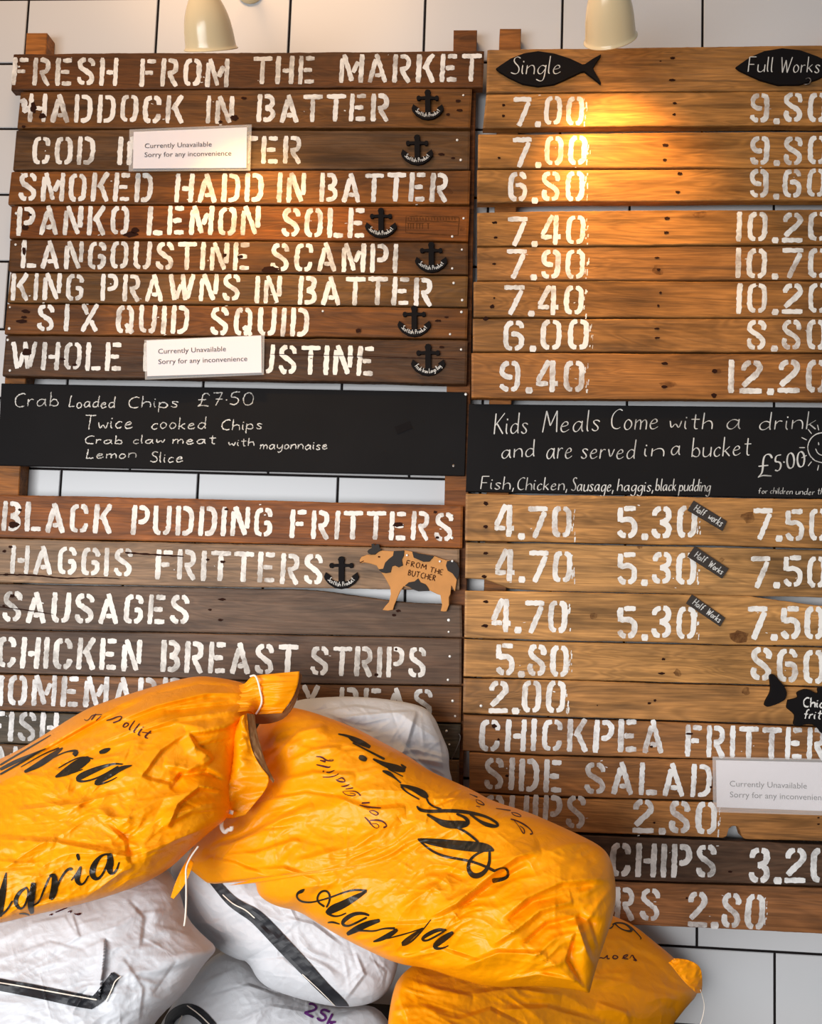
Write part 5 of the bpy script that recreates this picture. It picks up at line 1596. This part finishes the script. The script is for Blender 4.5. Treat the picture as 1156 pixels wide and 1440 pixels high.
print_on(s1, cv([
    [(48, 330, 10), (25, 470, 50), (2, 560, 70), (-10, 690, 50)], [(-40, 690, 20), (40, 660, 16), (100, 560, 14)], [(215, 450, 16), (155, 490, 30), (120, 560, 36), (140, 612, 26), (180, 632, 14), (218, 560, 16), (232, 480, 14), (208, 445, 14)], [(272, 412, 40), (258, 530, 52), (245, 600, 52), (262, 665, 30)],
    [(155, 665, 10), (200, 662, 14), (240, 678, 12)], [(265, 600, 14), (320, 570, 14), (350, 480, 14), (400, 368, 16)], [(400, 360, 24), (440, 348, 36), (445, 420, 52), (435, 500, 58), (408, 550, 34)], [(450, 480, 14), (480, 400, 16), (530, 318, 18), (572, 294, 26), (582, 312, 28)],
    [(655, 280, 14), (635, 340, 42), (620, 390, 42), (648, 432, 20), (682, 420, 14), (718, 355, 12)], [(578, 395, 12), (640, 310, 12)], [(622, 208, 44), (634, 204, 66), (646, 202, 44)],
    [(905, 182, 18), (830, 182, 16), (770, 250, 44), (742, 330, 52), (770, 388, 30), (820, 370, 18), (868, 270, 14), (885, 195, 14)], [(888, 172, 36), (898, 240, 56), (885, 310, 50), (912, 347, 24), (948, 310, 16), (968, 245, 12)]], 5.78, 0, 1170), 'black_ink')
print_on(s1, cv([
    [(345, 258, 6), (240, 320, 12), (120, 390, 12), (0, 462, 14)], [(310, 350, 8), (200, 400, 22), (100, 440, 28), (0, 492, 20)], [(270, 372, 6), (130, 452, 14), (0, 525, 14)],
    [(140, 475, 6), (300, 382, 8), (400, 346, 14)], [(425, 345, 12), (350, 400, 42), (260, 462, 42), (165, 508, 18)], [(270, 455, 8), (400, 390, 10), (470, 365, 10), (530, 366, 24), (498, 396, 36)],
    [(395, 482, 8), (480, 432, 10), (560, 402, 8), (630, 420, 10)], [(605, 415, 36), (540, 450, 72), (460, 502, 62), (375, 543, 14)], [(672, 378, 20), (710, 366, 38), (745, 350, 14)], [(400, 540, 8), (480, 520, 8), (560, 490, 8)],
    [(832, 456, 10), (760, 452, 14), (650, 490, 36), (540, 540, 46), (520, 566, 24), (570, 577, 12), (680, 542, 12), (800, 470, 12)], [(892, 464, 8), (820, 482, 34), (720, 540, 46), (635, 588, 28), (680, 592, 14), (740, 572, 10), (792, 544, 6)]], 4.817, 0, 980), 'black_ink')
print_on(s1, cv([
    [(570, 150, 5), (580, 162, 6), (602, 155, 6), (625, 120, 7), (690, 120, 6)], [(650, 115, 9), (618, 156, 9)], [(650, 162, 7), (682, 130, 7)], [(720, 160, 8), (760, 150, 11), (790, 135, 9), (830, 130, 7), (812, 160, 9), (765, 176, 10)], [(850, 175, 10), (828, 202, 9), (850, 207, 6), (876, 182, 9), (850, 175, 10)],
    [(912, 160, 7), (870, 220, 10), (884, 226, 5)], [(946, 180, 7), (900, 237, 11), (916, 242, 5)], [(960, 215, 9), (930, 256, 11), (950, 262, 5)], [(965, 206, 9), (970, 204, 9)], [(1022, 230, 9), (974, 272, 13), (1002, 282, 5)], [(960, 240, 6), (1025, 246, 6)]], 4.817, 0, 980), 'plum_ink', step=1.2, rows=3)
print_on(s7, cv([[(215, 225, 10), (250, 230, 12), (275, 200, 10)], [(265, 195, 16), (300, 175, 14), (370, 180, 14), (430, 220, 24), (442, 255, 26), (390, 250, 12), (330, 225, 10), (288, 185, 12)], [(430, 215, 14), (480, 262, 10), (532, 322, 10), (512, 326, 6)]], 6.42, 820, 1270), 'black_ink', step=1.4, rows=3)
print_on(s7, cv([[(130, 505, 8), (160, 490, 10), (190, 502, 10), (220, 470, 10)], [(222, 470, 8), (214, 505, 12), (242, 500, 8)], [(282, 470, 12), (262, 495, 12), (296, 507, 10), (322, 485, 10), (284, 470, 8)], [(350, 500, 8), (390, 487, 9), (412, 465, 9), (372, 470, 12), (358, 500, 12), (410, 505, 8)], [(420, 500, 7), (446, 460, 9), (460, 500, 15), (492, 526, 14), (450, 512, 6)]], 6.42, 820, 1270), 'plum_ink', step=1.2, rows=3)
print_on(s4, cv([[(400, 665, 8), (432, 650, 10), (416, 667, 8)], [(450, 642, 8), (500, 622, 12), (545, 602, 10)], [(550, 640, 8), (582, 625, 9), (570, 647, 8)], [(610, 660, 8), (662, 645, 10), (640, 667, 8), (600, 650, 6)]], 5.78, 0, 1172), 'plum_ink', step=1.2, rows=3)
S = Strokes(lambda x, y, e: s6.place(x, y, .0012 + e))
hand(S, '25kg', 428, 484, 1424, 1453, 17, 3.4, wob=.1, jit=0)
S.build('printed_lettering', 'purple_ink', s6.o)

# --- black tape bands and stitching
print_on(s5, [[(290, 1226, 12), (307, 1247, 13), (324, 1266.6, 15), (341, 1278, 17), (358, 1287, 20), (377, 1306, 21), (400, 1331, 21), (425, 1357, 20), (456, 1391, 17), (480, 1412, 16), (491, 1428, 12), (489, 1442, 10)]], 'band', 'tape_band', off=.0022)
print_on(s5, [[(313, 1258, 1.6), (328, 1272, 1.6), (345, 1279, 1.6), (358, 1291, 1.6)], [(425, 1370, 1.2), (455, 1398, 1.2), (478, 1422, 1.2)]], 'thread', 'stitching', off=.0040)
print_on(s4, [[(-40, 1377, 17), (0, 1385, 17), (60, 1396, 18), (105, 1406, 19), (133, 1411, 18)], [(128, 1412, 14), (143, 1400, 17), (154, 1384, 16), (163, 1370, 13)]], 'band', 'tape_band', off=.0022)
print_on(s4, [[(-20, 1379, 1.8), (20, 1385, 1.8), (80, 1396, 1.8), (136, 1406, 1.8)], [(148, 1410, 1.6), (158, 1390, 1.6), (161, 1380, 1.6), (170, 1373, 1.6)]], 'thread', 'stitching', off=.0042)
print_on(s6, [[(236, 1446, 12), (241, 1428, 16), (262, 1417, 16), (280, 1424, 16), (300, 1446, 15)]], 'band', 'tape_band', off=.0022)
print_on(s6, [[(263, 1414, 1.6), (280, 1426, 1.6), (296, 1442, 1.6)], [(251, 1440, 1.6), (256, 1428, 1.6)]], 'thread', 'stitching', off=.0042)
for o in list(bpy.data.objects):
    if '_d' in o:
        del o['_d']
